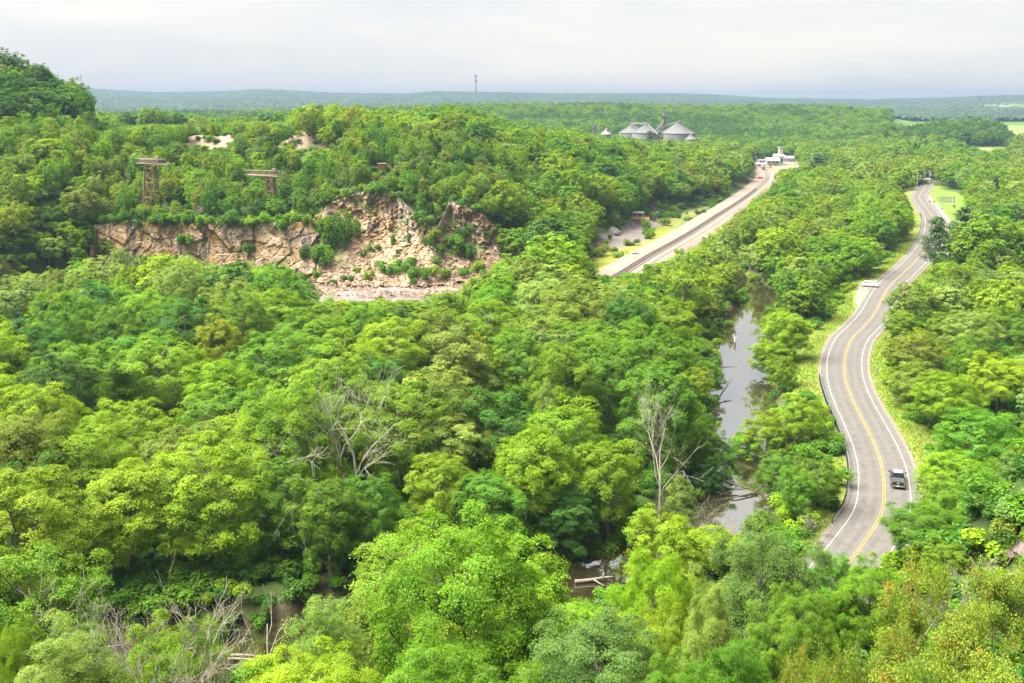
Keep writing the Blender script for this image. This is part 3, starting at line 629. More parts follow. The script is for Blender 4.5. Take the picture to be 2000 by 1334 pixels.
# ------------------------------------------------------------------ what must stay visible (outlines + distance of the thing seen there)
CLEAR = [  # polygon in the photo, distance (None = ground distance)
    ([(1690, 1085), (1618, 1040), (1655, 940), (1640, 850), (1602, 740), (1590, 700), (1660, 590), (1668, 560), (1725, 545), (1724, 600), (1712, 650), (1700, 700), (1730, 800), (1785, 900), (1792, 990), (1745, 1065)], None),
    ([(1672, 560), (1700, 540), (1740, 520), (1795, 470), (1800, 440), (1785, 395), (1790, 365), (1815, 345), (1880, 385), (1885, 430), (1845, 430), (1855, 480), (1760, 545), (1745, 545)], None),
    ([(1392, 660), (1425, 615), (1490, 612), (1465, 690), (1505, 750), (1480, 800), (1415, 850), (1400, 740)], None),
    ([(1395, 940), (1440, 905), (1505, 925), (1515, 960), (1500, 1010), (1430, 1015), (1395, 985)], None),
    ([(1128, 1120), (1190, 1105), (1195, 1150), (1160, 1180)], None),
    ([(440, 1190), (590, 1200), (600, 1292), (450, 1292)], None),
    ([(1180, 540), (1160, 480), (1215, 428), (1285, 412), (1390, 392), (1480, 335), (1480, 315), (1510, 318), (1510, 350), (1380, 462), (1290, 512)], None),
    ([(195, 450), (240, 438), (620, 450), (640, 480), (610, 515), (500, 505), (420, 505), (230, 475)], 330),
    ([(645, 392), (690, 388), (760, 402), (800, 440), (860, 415), (890, 420), (945, 465), (950, 495), (920, 540), (820, 578), (640, 575), (600, 520)], 326),
    ([(262, 300), (338, 300), (330, 395), (278, 395)], 350), ([(478, 322), (552, 322), (552, 354), (478, 350)], 350), ([(735, 312), (765, 312), (765, 335), (735, 335)], 390),
    ([(1155, 238), (1210, 232), (1290, 205), (1310, 205), (1365, 250), (1365, 266), (1160, 262)], 1010), ([(1474, 298), (1560, 300), (1560, 325), (1480, 332)], 940),
    ([(580, 690), (680, 680), (810, 730), (800, 810), (720, 905), (630, 905), (590, 790)], 133), ([(1262, 725), (1320, 725), (1310, 900), (1275, 985), (1270, 850)], 150),
    ([(1762, 325), (1822, 325), (1822, 365), (1762, 368)], 660), ([(400, 262), (450, 262), (450, 285), (360, 285)], 430), ([(545, 262), (640, 275), (640, 300), (545, 285)], 425),
    ([(1925, 1025), (2010, 1010), (2010, 1110), (1925, 1105)], 80), ([(1800, 395), (1850, 395), (1860, 500), (1800, 500)], 400), ([(185, 190), (560, 190), (560, 232), (185, 245)], 700), ([(925, 140), (933, 140), (933, 205), (925, 205)], 1800),
]
CBOX = [(min(p[0] for p in c), max(p[0] for p in c), min(p[1] for p in c), max(p[1] for p in c)) for c, _ in CLEAR]
def blocked(px, py, wpx, hpx, Y):
    """does a crown whose top is (px,py) cover something that must stay visible?"""
    a = np.linspace(0, 2 * math.pi, 12, endpoint=False)
    a = np.linspace(0, 2 * math.pi, 20, endpoint=False); f = np.r_[np.full(20, 1.0), np.full(20, .62), np.full(20, .3)]; a = np.tile(a, 3)
    sx = px + .5 * wpx * np.cos(a) * f; sy = py + .5 * hpx + .5 * hpx * np.sin(a) * f
    if Y > 1010: return False
    for (poly, dist), (bx0, bx1, by0, by1) in zip(CLEAR, CBOX):
        if px + wpx * .5 < bx0 or px - wpx * .5 > bx1 or py + hpx < by0 or py > by1: continue
        m = in_poly(sx, sy, poly)
        if m.any():
            if dist is None:
                q = [at(x, y, 3.0)[1] for x, y in zip(sx[m], sy[m])]
                if Y < max(q) - 4: return True
            elif Y < dist - 1: return True
    return False

# ------------------------------------------------------------------ tree planting
SH = {s: [i for i, q in enumerate(shapes) if q == s] for s in set(shapes)}
TREES = []
def tz(x, y): return float(terrain(np.array([x]), np.array([y]))[0])
def add_tree(X, Y, h, dia, shape, col, hand=False, fore=None, zb=None):
    zb = tz(X, Y) if zb is None else zb
    ar = random.choice(SH[shape]) if shape in SH else 0
    px, py, dep = proj(X, Y, zb + h)
    TREES.append(dict(X=X, Y=Y, z=zb, h=h, dia=dia, arch=ar, shape=shape, col=col, hand=hand, fore=fore, px=float(px), py=float(py), w=dia * F / float(dep), hp=h * .86 * F / float(dep), rz=random.uniform(0, 6.28)))
def hand_px(px, py, w, shape, col, Y=None, h=17, fore=None, free_=False):
    if Y is None:
        ys = np.arange(96.0, 620.0, 2.0); d = ray(px, py); xs = d[0] / d[1] * ys; zs = CAMZ + d[2] / d[1] * ys
        Y = float(ys[np.argmax(zs <= terrain(xs, ys) + h)])
    X, _, zt = at_y(px, py, Y); zb = tz(X, Y); dep = float(proj(X, Y, zt)[2])
    h_, d_ = max(4.0, zt - zb), w * dep / F
    if fore is None:
        d_ = min(d_ * 1.04, .98 * h_ + 1.0)
        for k in range(0 if free_ else 6):
            p = [float(q) for q in proj(X, Y, zb + h_)]
            if not blocked(p[0], p[1], d_ * F / p[2], h_ * F / p[2], Y): break
            d_ *= .86; h_ *= .93
    add_tree(X, Y, h_, d_, shape, col, True, fore, zb)
# near bluff
for a in [(905, 985, 400, 'round', 'spring', 62, 0), (640, 1150, 210, 'lobed', 'pale', 58, 1), (1285, 1052, 190, 'broad', 'lime', 74, 2), (1500, 1004, 270, 'round', 'sage', 72, 0), (1395, 1112, 170, 'lobed', 'pale', 58, 1),
          (1170, 1192, 330, 'round', 'sage', 50, 0), (1635, 1068, 185, 'lobed', 'green', 80, 1), (1815, 985, 170, 'broad', 'green', 84, 2), (1440, 1235, 220, 'lobed', 'green', 46, 1), (590, 1262, 300, 'broad', 'lime', 48, 2),
          (320, 1200, 230, 'round', 'lime', 58, 0), (110, 1225, 260, 'lobed', 'pale', 54, 1), (20, 1195, 130, 'round', 'spring', 66, 0), (840, 1240, 300, 'lobed', 'green', 42, 1), (1285, 1165, 200, 'round', 'lime', 62, 0), (1560, 1130, 180, 'broad', 'green', 66, 2),
          (1015, 1125, 150, 'lobed', 'green', 62, 1), (1010, 1290, 260, 'broad', 'green', 38, 2), (1325, 1275, 200, 'round', 'green', 42, 0), (1705, 1085, 140, 'round', 'spring', 76, 0)]:
    hand_px(a[0], a[1], a[2], a[3], a[4], Y=a[5], fore=a[6])
# valley wood, river strip, right side, left slope
for a in [(55, 735, 200, 'round', 'lime', 18), (245, 765, 175, 'broad', 'lime', 16), (235, 865, 250, 'lobed', 'lime', 18), (405, 850, 240, 'round', 'lime', 18), (455, 742, 220, 'broad', 'green', 17), (150, 655, 190, 'broad', 'green', 18),
          (300, 642, 220, 'broad', 'lime', 18), (635, 895, 180, 'lobed', 'green', 16), (420, 606, 105, 'round', 'yellow', 17), (540, 635, 170, 'broad', 'green', 17), (660, 640, 170, 'broad', 'lime', 17), (765, 610, 200, 'broad', 'lime', 16), (930, 652, 115, 'round', 'yellow', 16),
          (835, 705, 150, 'sparse', 'pale', 16), (1070, 752, 88, 'column', 'pale', 16), (1030, 815, 190, 'lobed', 'lime', 17), (860, 875, 150, 'round', 'lime', 14), (1190, 838, 150, 'tall', 'lime', 17), (1085, 585, 240, 'broad', 'olive', 17), (1290, 685, 190, 'tall', 'green', 20), (1115, 502, 150, 'lobed', 'lime', 15),
          (1265, 548, 180, 'round', 'deep', 16), (1330, 920, 115, 'column', 'pale', 13), (1370, 770, 150, 'round', 'green', 15), (1545, 585, 140, 'lobed', 'lime', 14), (1575, 745, 150, 'round', 'lime', 12), (1600, 880, 110, 'broad', 'green', 9), (1565, 900, 100, 'lobed', 'green', 9),  (1530, 660, 130, 'round', 'lime', 12),
          (720, 900, 160, 'round', 'green', 14), (960, 900, 170, 'lobed', 'green', 14), (60, 900, 190, 'tall', 'deep', 16), (540, 870, 160, 'tall', 'green', 16), (1120, 930, 150, 'lobed', 'deep', 13), (1190, 660, 150, 'broad', 'green', 17), (1010, 640, 150, 'round', 'green', 17), (860, 600, 140, 'round', 'olive', 16), (960, 575, 160, 'broad', 'lime', 15),
           (1850, 545, 170, 'lobed', 'pale', 13), (1960, 540, 150, 'round', 'lime', 13), (1900, 600, 170, 'round', 'pale', 13), (1790, 640, 150, 'broad', 'olive', 12), (1960, 680, 160, 'lobed', 'lime', 13), (1850, 720, 160, 'round', 'lime', 12), (1920, 790, 180, 'round', 'green', 14), (1860, 850, 180, 'broad', 'lime', 12), (1960, 880, 170, 'lobed', 'green', 14), (1860, 930, 150, 'round', 'green', 12), (1790, 700, 110, 'round', 'olive', 10),
          (90, 455, 150, 'lobed', 'pale', 14), (30, 540, 150, 'round', 'sage', 14), (190, 500, 140, 'round', 'pale', 14), (130, 560, 150, 'broad', 'olive', 15), (300, 490, 150, 'round', 'olive', 14), (420, 500, 140, 'lobed', 'pale', 13), (520, 520, 150, 'round', 'lime', 13), (230, 560, 160, 'round', 'sage', 15), (40, 330, 150, 'lobed', 'lime', 13), (90, 260, 150, 'lobed', 'lime', 13)]:
    hand_px(*a[:5], h=a[5])
for a in [(1783, 548, 116, 'round', 'olive', 13), (1765, 600, 100, 'lobed', 'lime', 9), (1500, 805, 105, 'round', 'lime', 10), (1462, 838, 80, 'lobed', 'spring', 7), (1395, 850, 100, 'round', 'green', 9), (1510, 655, 90, 'lobed', 'lime', 11), (1385, 700, 70, 'round', 'green', 9), (1480, 1000, 60, 'lobed', 'green', 4), (1385, 900, 70, 'round', 'deep', 7), (1530, 880, 90, 'round', 'green', 9), (640, 668, 150, 'broad', 'deep', 15), (740, 690, 150, 'round', 'deep', 14), (165, 432, 80, 'lobed', 'spring', 12), (205, 462, 70, 'round', 'lime', 10), (1000, 440, 90, 'round', 'spring', 13), (985, 500, 80, 'lobed', 'lime', 10)]: hand_px(*a[:5], h=a[5], free_=True)
# round yellow-green tree in the yard and small ones by the railway
hand_px(1197, 402, 62, 'round', 'yellow', Y=455); hand_px(1297, 408, 18, 'column', 'lime', Y=505); hand_px(1342, 405, 20, 'column', 'lime', Y=520); hand_px(1864, 402, 13, 'round', 'deep', Y=560)
HAND = np.array([(t['X'], t['Y'], t['dia']) for t in TREES])
ENV = np.array([(-400, 1225), (0, 1225), (220, 1205), (440, 1215), (520, 1290), (560, 1270), (700, 1130), (720, 1015), (900, 990), (1100, 1080), (1130, 1190), (1190, 1095), (1280, 1060), (1370, 1110), (1400, 1050), (1500, 1005), (1600, 1025), (1640, 1090), (1740, 1060), (1800, 990), (1850, 905), (2000, 830), (2300, 800)], float)

def jgrid(x0, x1, y0, y1, s):
    gx, gy = np.meshgrid(np.arange(x0, x1, s), np.arange(y0, y1, s * .9)); gx = gx + (np.arange(gx.shape[0]) % 2)[:, None] * s * .5
    return (gx + RNG.uniform(-.33, .33, gx.shape) * s).ravel(), (gy + RNG.uniform(-.33, .33, gx.shape) * s).ravel()
def free(X, Y, margin=0.0):
    """mask of places where woodland grows"""
    Z = terrain(X, Y); px, py, _ = proj(X, Y, Z)
    dr, sd = poly_dist(X, Y, ROADc); ok = (dr > np.where(sd > 0, 10.8, np.where(Y > 185, 12.5, 8.0)) + margin) | (Y > 640)
    dv, _ = poly_dist(X, Y, RIVERc); ok &= (dv > np.interp(Y, [90, 200, 330, 500], [7.0, 6.4, 6.0, 6.0]) + 1.2 + margin) | (Y > 800)
    dl, sl = poly_dist(X, Y, RAILc); ok &= (dl > np.where(sl < 0, np.where(Y > 490, 11.5, 20), 8.5) + margin) | (Y > 1080) | (Y < 322)
    yb = np.interp(X, UP[:, 0], UP[:, 1]); yt = np.interp(X, UP[:, 0], UP[:, 2])
    ok &= ~((X > -136) & (X < 3) & (Y > yb - 4) & (Y < yt + 2.5)); ok &= ~((X > -66) & (X < 6) & (Y > 286) & (Y < yt + 2.5))
    ok &= ~(area_mask(px, py, [A_YARD, A_SCRUB, A_LAWN]) & (Y > 330) & (Y < 900)); ok &= ~(area_mask(px, py, A_FIELDS) & (Y > 900)); ok &= ~(area_mask(px, py, [A_VILLAGE]) & (Y > 700) & (Y < 1150))
    return ok, Z, px, py
def pick(w): 
    ks = list(w); return random.choices(ks, [w[k] for k in ks])[0]
PAL_V = dict(spring=5, lime=2.6, green=4, deep=1.5, olive=1, yellow=.4, pale=.5, sage=1); PAL_R = dict(lime=4, spring=3, olive=3, pale=2, yellow=.8, green=2, sage=1); PAL_Q = dict(green=4, spring=3, deep=1.8, lime=2.2, sage=1.5, olive=1, yellow=.5)
PAL_L = dict(lime=4, spring=3, pale=2.5, olive=1.5, sage=2, green=1.5, yellow=.5); PAL_D = dict(deep=6, green=3); PAL_B = dict(yellow=2.2, lime=3.6, spring=2.5, green=3, deep=1.5, olive=1); PAL_M = dict(deep=5, green=3.5, sage=2, spring=.9)
SHP = dict(broad=3, round=4, tall=2, lobed=3, sparse=.7, column=.7)
for (y0, y1, s) in ((18, 92, 11.0), (92, 265, 13.6), (265, 325, 10.5), (325, 480, 6.8), (480, 720, 9.4), (720, 1180, 9.8)):
    hw = (y1 + 30) * .60 + 20
    X, Y = jgrid(-hw, hw, y0, y1, s); k = np.abs(X) < (Y + 25) * .58 + 16; X, Y = X[k], Y[k]
    ok, Z, PX, PY = free(X, Y)
    for x, y, z, o in zip(X, Y, Z, ok):
        if not o: continue
        if y < 330:
            d = np.hypot(HAND[:, 0] - x, HAND[:, 1] - y)
            if (d < .46 * HAND[:, 2] + 3.4).any(): continue
        bl = y - max(0, x - 14) * .85 < 84
        if bl:
            px = float(proj(x, y, z + 8)[0]); e = np.interp(px, ENV[:, 0], ENV[:, 1]) + random.uniform(0, 90)
            zt = at_y(px, e, y)[2]; h = min(zt - z, 16)
            if h < 5 or y < 64 or (px > 1560 and y < 75): continue
            h *= random.uniform(.85, 1); dia = random.uniform(.55, .75) * h; pal, fo = PAL_V, random.randrange(3) if y < 75 else None
        else:
            fo = None; quarry = (333 < y < 460 and x < 15 and z > 17); dome = math.hypot((x + 236) / 70, (y - 468) / 110) < 1.05 and z > 48
            if quarry and not dome: h, dia, pal = random.uniform(7, 12.5), random.uniform(5.2, 8), PAL_Q
            elif dome: h, dia, pal = random.uniform(12, 16), random.uniform(8.5, 11.5), PAL_D
            elif x < -95 and 190 < y < 345: h, dia, pal = random.uniform(10, 15), random.uniform(7.5, 11), PAL_L
            elif x > 45 and y < 330: h, dia, pal = random.uniform(8, 13.5), random.uniform(7, 10.5), PAL_R
            elif y < 340: h, dia, pal = random.uniform(15, 22), random.uniform(13, 18), PAL_V
            elif x > (y - 330) * .12 + 40 and y < 950: h, dia, pal = random.uniform(9, 15), random.uniform(8, 11.5), PAL_R
            elif z > 7 and y < 950: h, dia, pal = random.uniform(12, 17), random.uniform(9, 12.5), PAL_B
            else: h, dia, pal = random.uniform(11, 16), random.uniform(9, 12.5), PAL_V
        sn = float(fbm(np.array(x / 75.0), np.array(y / 75.0), 33, 2)); col_ = pick(pal)
        if y > 120 and random.random() < .6:
            if sn > .56 and col_ in ('green', 'deep', 'sage'): col_ = random.choice(['lime', 'spring', 'olive', 'pale'])
            elif sn < .44 and col_ in ('lime', 'yellow', 'pale', 'olive'): col_ = random.choice(['green', 'deep', 'green', 'spring'])
        if y > 325 and not (333 < y < 460 and x < 15 and z > 17):
            if y < 480 and random.random() < .45: continue
            dia *= 1.28; h *= 1.08
        if y > 265: h *= .72 + .6 * float(fbm(np.array(x / 30.0), np.array(y / 30.0), 44, 2))
        dia = min(dia, .98 * h + .8)
        px, py, dep = (float(q) for q in proj(x, y, z + h))
        good = False
        for tr in range(5):
            if not blocked(px, py, dia * F / dep, h * F / dep, y): good = True; break
            h *= .75; dia *= .82; px, py, dep = (float(q) for q in proj(x, y, z + h))
        if not good or h < 3.2: continue
        add_tree(x, y, h, dia, pick(SHP), col_, False, fo, z)
print('TREES', len(TREES))

# visible size of each crown (coarse depth sweep) decides which trees become individuals
Wb, Hb = 400, 267; idb = np.full((Hb, Wb), -1, int)
order = sorted(range(len(TREES)), key=lambda i: -TREES[i]['Y'])
gy, gx = np.mgrid[0:Hb, 0:Wb]
for i in order:
    t = TREES[i]; cx = t['px'] / 5; cyy = (t['py'] + t['hp'] / 2) / 5; rx = t['w'] / 10; ry = t['hp'] / 10
    x0, x1 = int(max(0, cx - rx)), int(min(Wb, cx + rx + 1)); y0, y1 = int(max(0, cyy - ry)), int(min(Hb, cyy + ry + 1))
    if x1 <= x0 or y1 <= y0: continue
    m = ((gx[y0:y1, x0:x1] + .5 - cx) / max(rx, .5)) ** 2 + ((gy[y0:y1, x0:x1] + .5 - cyy) / max(ry, .5)) ** 2 < 1
    idb[y0:y1, x0:x1][m] = i
cnt = np.bincount(idb[idb >= 0], minlength=len(TREES))
for i, t in enumerate(TREES): t['vis'] = int(cnt[i])
ranked = sorted(range(len(TREES)), key=lambda i: -TREES[i]['vis'])
SOLO = [i for i in ranked[:300] if TREES[i]['vis'] > 3]; solo_set = set(SOLO)

def region(t):
    x, y, px = t['X'], t['Y'], t['px']
    if t['fore'] is not None or y - max(0, x - 14) * .85 < 86:
        return ('on the lower left bluff', 'trees on the near bluff slope') if px < 620 else ('on the bluff before the river', 'trees on the near bluff slope') if px < 1330 else ('on the bluff below the road', 'trees on the near bluff slope')
    dr, sd = poly_dist(np.array([x]), np.array([y]), ROADc); dv, sv = poly_dist(np.array([x]), np.array([y]), RIVERc)
    if y < 640 and sd[0] > 0: return 'right of the winding road', 'trees right of the road'
    if y < 345 and sv[0] > 0: return 'between river and road', 'trees between river and road'
    if y > 333 and z_up(t): return ('above the quarry cliff', 'trees above the quarry cliff') if x < 8 else ('on hill behind the railway', 'trees behind the railway')
    if x < -95 and y > 190: return 'on the left hillside', 'trees on the left hillside'
    if y > 240: return ('below the quarry cliff', 'trees in the valley wood') if x < 12 else ('beyond the river bend', 'trees beyond the river bend')
    return ('in the near valley wood', 'trees in the valley wood') if y < 150 else ('in the middle valley wood', 'trees in the valley wood')
def z_up(t): return t['z'] > 9
CN = dict(spring='fresh green', lime='bright lime', yellow='yellow-green', green='mid-green', deep='dark green', olive='olive green', pale='pale green', sage='grey-green')
SN = dict(broad='broad-domed', round='round-crowned', tall='tall oval', lobed='uneven lobed', sparse='thin open', column='narrow upright')
ORD = ['', 'second ', 'third ', 'fourth ', 'fifth ', 'sixth ', 'seventh ', 'eighth ', 'ninth ', 'tenth ', 'eleventh ', 'twelfth ', 'thirteenth ', 'fourteenth ', 'fifteenth ', 'sixteenth ', 'seventeenth ', 'eighteenth ', 'nineteenth ', 'twentieth ']
bylab = {}
for i in SOLO:
    t = TREES[i]; rg, gr = region(t); t['group'] = gr; bylab.setdefault((CN[t['col']], SN[t['shape']], rg), []).append(i)
for (c, s, rg), ids in bylab.items():
    ids.sort(key=lambda i: TREES[i]['px'])
    for k, i in enumerate(ids):
        if len(ids) == 1: lb = f'{c} {s} tree {rg}'
        else:
            o = 'leftmost' if k == 0 else 'rightmost' if k == len(ids) - 1 else (ORD[k] if k < len(ORD) else f'{k + 1}th ').strip() + ' from left'
            lb = f'{c} {s} tree {rg}, {o} of such'
        TREES[i]['label'] = lb
def plant(t):
    a = FORE[t['fore']] if t['fore'] is not None else ARCH[t['arch']]
    r = thing('broadleaf_tree', t['label'], 'tree', (t['X'], t['Y'], t['z']), t['rz'], t['group'])
    r.scale = (t['dia'] / 13.5, t['dia'] / 13.5, t['h'] / 16.8)
    c = link('crown', a['near'] if t['Y'] < 250 else a['mid'], None, r); dress(c, LEAFM[t['col']])
    link('trunk', a['trunk'], None, r)
for i in SOLO: plant(TREES[i])

# the rest of the wood: one mass
def gn_scatter(name, P, S, RZ, I, protos, mat_label, cat, parent=None):
    src = bpy.data.collections.new(name + '_source'); 
    for k, (me, col) in enumerate(protos):
        o = bpy.data.objects.new('%s_source_%03d' % (name, k), me); src.objects.link(o); dress(o, col)
    me = bpy.data.meshes.new(name); n = len(P); me.vertices.add(n); me.vertices.foreach_set('co', np.asarray(P, np.float32).ravel())
    a = me.attributes.new('scl', 'FLOAT_VECTOR', 'POINT'); a.data.foreach_set('vector', np.asarray(S, np.float32).ravel())
    rot = np.zeros((n, 3), np.float32); rot[:, 2] = RZ; a = me.attributes.new('rot', 'FLOAT_VECTOR', 'POINT'); a.data.foreach_set('vector', rot.ravel())
    a = me.attributes.new('idx', 'INT', 'POINT'); a.data.foreach_set('value', np.asarray(I, np.int32))
    ob = link(name, me, None, parent)
    ng = bpy.data.node_groups.new(name, 'GeometryNodeTree'); ng.interface.new_socket('Geometry', in_out='INPUT', socket_type='NodeSocketGeometry'); ng.interface.new_socket('Geometry', in_out='OUTPUT', socket_type='NodeSocketGeometry')
    gi = ng.nodes.new('NodeGroupInput'); go = ng.nodes.new('NodeGroupOutput'); ip = ng.nodes.new('GeometryNodeInstanceOnPoints'); ci = ng.nodes.new('GeometryNodeCollectionInfo')
    ci.inputs['Collection'].default_value = src; ci.inputs['Separate Children'].default_value = True; ci.inputs['Reset Children'].default_value = True
    ip.inputs['Pick Instance'].default_value = True
    def na(nm, ty):
        q = ng.nodes.new('GeometryNodeInputNamedAttribute'); q.data_type = ty; q.inputs['Name'].default_value = nm; return q.outputs['Attribute']
    k = ng.links.new
    k(gi.outputs[0], ip.inputs['Points']); k(ci.outputs[0], ip.inputs['Instance']); k(na('idx', 'INT'), ip.inputs['Instance Index']); k(na('rot', 'FLOAT_VECTOR'), ip.inputs['Rotation']); k(na('scl', 'FLOAT_VECTOR'), ip.inputs['Scale'])
    k(ip.outputs[0], go.inputs[0])
    md = ob.modifiers.new('scatter', 'NODES'); md.node_group = ng
    tag(ob, mat_label, cat, kind='stuff'); return ob
def protos_for(lod): return [(ARCH[a][lod], LEAFM[c]) for a in range(len(ARCH)) for c in CK]
REST = [t for i, t in enumerate(TREES) if i not in solo_set]
near_r = [t for t in REST if t['Y'] < 130]; mid_r = [t for t in REST if 130 <= t['Y'] < 620]; far_r = [t for t in REST if t['Y'] >= 620]
def scat(name, L_, lod, label):
    if not L_: return
    return gn_scatter(name, [(t['X'], t['Y'], t['z']) for t in L_], [(t['dia'] / 13.5, t['dia'] / 13.5, t['h'] / 16.8) for t in L_], [t['rz'] for t in L_], [t['arch'] * len(CK) + CK.index(t['col']) for t in L_], protos_for(lod), label, 'woodland')
scat('bluff_woodland', near_r, 'near', 'smaller trees filling the gaps on the near slope')
w_ = scat('valley_woodland', mid_r, 'mid', 'massed green trees filling the valley and quarry hill')
gn_scatter('trunks', [(t['X'], t['Y'], t['z']) for t in mid_r if t['Y'] < 430], [(t['dia'] / 13.5, t['dia'] / 13.5, t['h'] / 16.8) for t in mid_r if t['Y'] < 430], [t['rz'] for t in mid_r if t['Y'] < 430], [t['arch'] for t in mid_r if t['Y'] < 430], [(a['trunk'], None) for a in ARCH], None, None, w_)
scat('distant_woodland', far_r, 'far', 'hazy woodland around the village and fields')

# wooded hill in the middle distance
def hill_wood():
    X, Y = [], []
    for y0, y1, s in ((1180, 1500, 9.0), (1500, 1800, 9.6), (1800, 2150, 10.5), (2150, 2500, 13)):
        hw = y1 * .62; x, y = jgrid(-hw, hw, y0, y1, s); k = np.abs(x) < y * .60 + 30; X.append(x[k]); Y.append(y[k])
    X = np.concatenate(X); Y = np.concatenate(Y); Z = terrain(X, Y); px, py, _ = proj(X, Y, Z)
    ok = ~area_mask(px, py, A_FIELDS) | (RNG.random(len(X)) < .0)
    # open fields right of the hill
    ok &= ~((px > 1742 - (Y - 1500) * .03) & (Y > 1440) & ~((px > 1852) & (Y > 1830) & (Y < 1930)))
    X, Y, Z = X[ok], Y[ok], Z[ok]; n = len(X)
    h = RNG.uniform(11, 17, n); d = RNG.uniform(9.5, 14, n); ks = list(PAL_M); p = np.array([PAL_M[k] for k in ks]); c = RNG.choice(len(ks), n, p=p / p.sum())
    st = fbm(X / 140, Y / 140, 34, 3); c = np.where((st > .54) & (RNG.random(n) < .6), ks.index('spring'), np.where((st < .45) & (RNG.random(n) < .6), ks.index('deep'), c)); h = h * (.7 + .6 * fbm(X / 45, Y / 45, 35, 2))
    ci = np.array([CK.index(k) for k in ks])[c]; ar = RNG.integers(0, 7, n)
    gn_scatter('hill_woodland', np.stack([X, Y, Z], 1), np.stack([d / 12.6, d / 12.6, h / 16.3], 1), RNG.uniform(0, 6.28, n), ar * len(CK) + ci, protos_for('far'), 'blue-green wooded hill across the middle distance', 'woodland')
    print('HILL', n)
hill_wood()
def far_forest():
    ys = [2350.0]
    while ys[-1] < 6900: ys.append(ys[-1] + ys[-1] * .0042)
    ys = np.array(ys); na = 620; a = np.linspace(-.64, .64, na); Yg, Ag = np.meshgrid(ys, a, indexing='ij'); Y = (Yg + RNG.uniform(-4, 4, Yg.shape)).ravel(); X = (Ag * Yg + RNG.uniform(-3, 3, Yg.shape)).ravel()
    clear = fbm(X / 420, Y / 260, 60, 3); px, py, _ = proj(X, Y, terrain(X, Y))
    fld = ((clear > .66) & (Y < 3600)) | area_mask(px, py, [[(1920, 205), (2010, 206), (2010, 214), (1920, 213)]])
    hgt = np.where(fld, .5, 9 + 8 * RNG.random(len(X)) ** 1.5); Z = terrain(X, Y) + hgt - 4
    n = fbm(X / 90, Y / 60, 61); n2 = RNG.random(len(X)); C = np.array([.020, .040, .018]) * (.6 + .5 * n[:, None] + .5 * n2[:, None]); C = C + (np.array([.06, .09, .02]) - C) * sstep((n - .55) * 6)[:, None] * .6
    C = np.where(fld[:, None], np.array([.17, .2, .08]), C)
    ny = len(ys); i, j = np.meshgrid(np.arange(ny - 1), np.arange(na - 1), indexing='ij'); b = (i * na + j).ravel(); Q = np.stack([b, b + 1, b + na + 1, b + na], 1)
    o = link('far_forest', mesh_np('far_forest', np.stack([X, Y, Z], 1), Q, {'canopy': C}), attr_material('far_canopy', 'canopy', .02, .25, bump=0.0))
    tag(o, 'blue far ridge covered in forest', 'forest', kind='stuff')
far_forest()
# undergrowth on the forest floor
def undergrowth():
    P = []
    for y0, y1, s in ((20, 130, 3.0), (130, 340, 3.6), (340, 640, 6.0)):
        hw = y1 * .6 + 20; x, y = jgrid(-hw, hw, y0, y1, s); k = np.abs(x) < y * .57 + 18; x, y = x[k], y[k]; ok, z, px, py = free(x, y, -1.5); ok &= ~((np.abs(x - 40.1) < 1.1) & (y > 73.0) & (y < 77.4)); P.append(np.stack([x, y, z], 1)[ok])
    P = np.vstack(P); n = len(P); s = RNG.uniform(.7, 1.5, n); ks = [LEAFM['green'], LEAFM['deep'], LEAFM['green'], LEAFM['lime']]; pr = [(m, c) for m in SHRUB for c in ks]
    gn_scatter('undergrowth', P, np.stack([s * 1.2, s * 1.2, s * .9], 1), RNG.uniform(0, 6.28, n), RNG.integers(0, len(pr), n), pr, 'low leafy undergrowth between the trees', 'undergrowth'); print('UNDER', n)
undergrowth()

# ================================================================== objects
def hit(px, py, y0=20.0, y1=900.0):
    """where the line of sight through a photo point meets the ground"""
    ys = np.arange(y0, y1, .5); d = ray(px, py); xs = d[0] / d[1] * ys; zs = CAMZ + d[2] / d[1] * ys; k = int(np.argmax(zs <= terrain(xs, ys)))
    return float(xs[k]), float(ys[k]), float(terrain(xs[k:k + 1], ys[k:k + 1])[0])
def road_at(px, py, off=0.0):
    x, y = at(px, py, ROADZ); i = int(np.argmin(np.hypot(ROADF[:, 0] - x, ROADF[:, 1] - y))); t = ROADF[min(i + 2, len(ROADF) - 1)] - ROADF[max(i - 2, 0)]
    a = math.atan2(t[1], t[0]); return (ROADF[i, 0] + math.sin(a) * off, ROADF[i, 1] - math.cos(a) * off, ROADZ), a - math.pi / 2
BLACKP = M('black_paint', (.012, .015, .016), .25, (.018, .021, .022), 2, spec=.5); ROOFSKY = M('roof_sky_sheen', (.33, .38, .36), .3, (.38, .42, .4), 2, metal=.4)  # pale cab roof tone has the sky's reflection painted into its colour
WHITEPAINT = M('white_car_paint', (.62, .62, .6), .3, (.56, .56, .55), 3, spec=.5); GLASS = M('dark_glass', (.02, .024, .028), .08, (.03, .033, .036), 2, spec=.6)
RUBBER = M('tyre_rubber', (.018, .018, .018), .9); CHROME = M('bumper_chrome', (.42, .40, .36), .3, metal=.8); REDL = M('tail_light', (.45, .10, .07), .3); RIM = M('wheel_rim', (.35, .35, .35), .35, metal=.7)
HEADL = M('head_light', (.6, .62, .62), .15); PLATE = M('number_plate', (.6, .58, .5), .5); REDP = M('red_paint', (.32, .045, .03), .4)
def rrect(y0, y1, hw, z, r=.16, n=4):
    P = []
    for cx_, cy_, a0 in ((hw - r, y1 - r, 0), (-hw + r, y1 - r, 90), (-hw + r, y0 + r, 180), (hw - r, y0 + r, 270)):
        for k in range(n + 1): a = R(a0 + 90 * k / n); P.append((cx_ + r * math.cos(a), cy_ + r * math.sin(a), z))
    return P
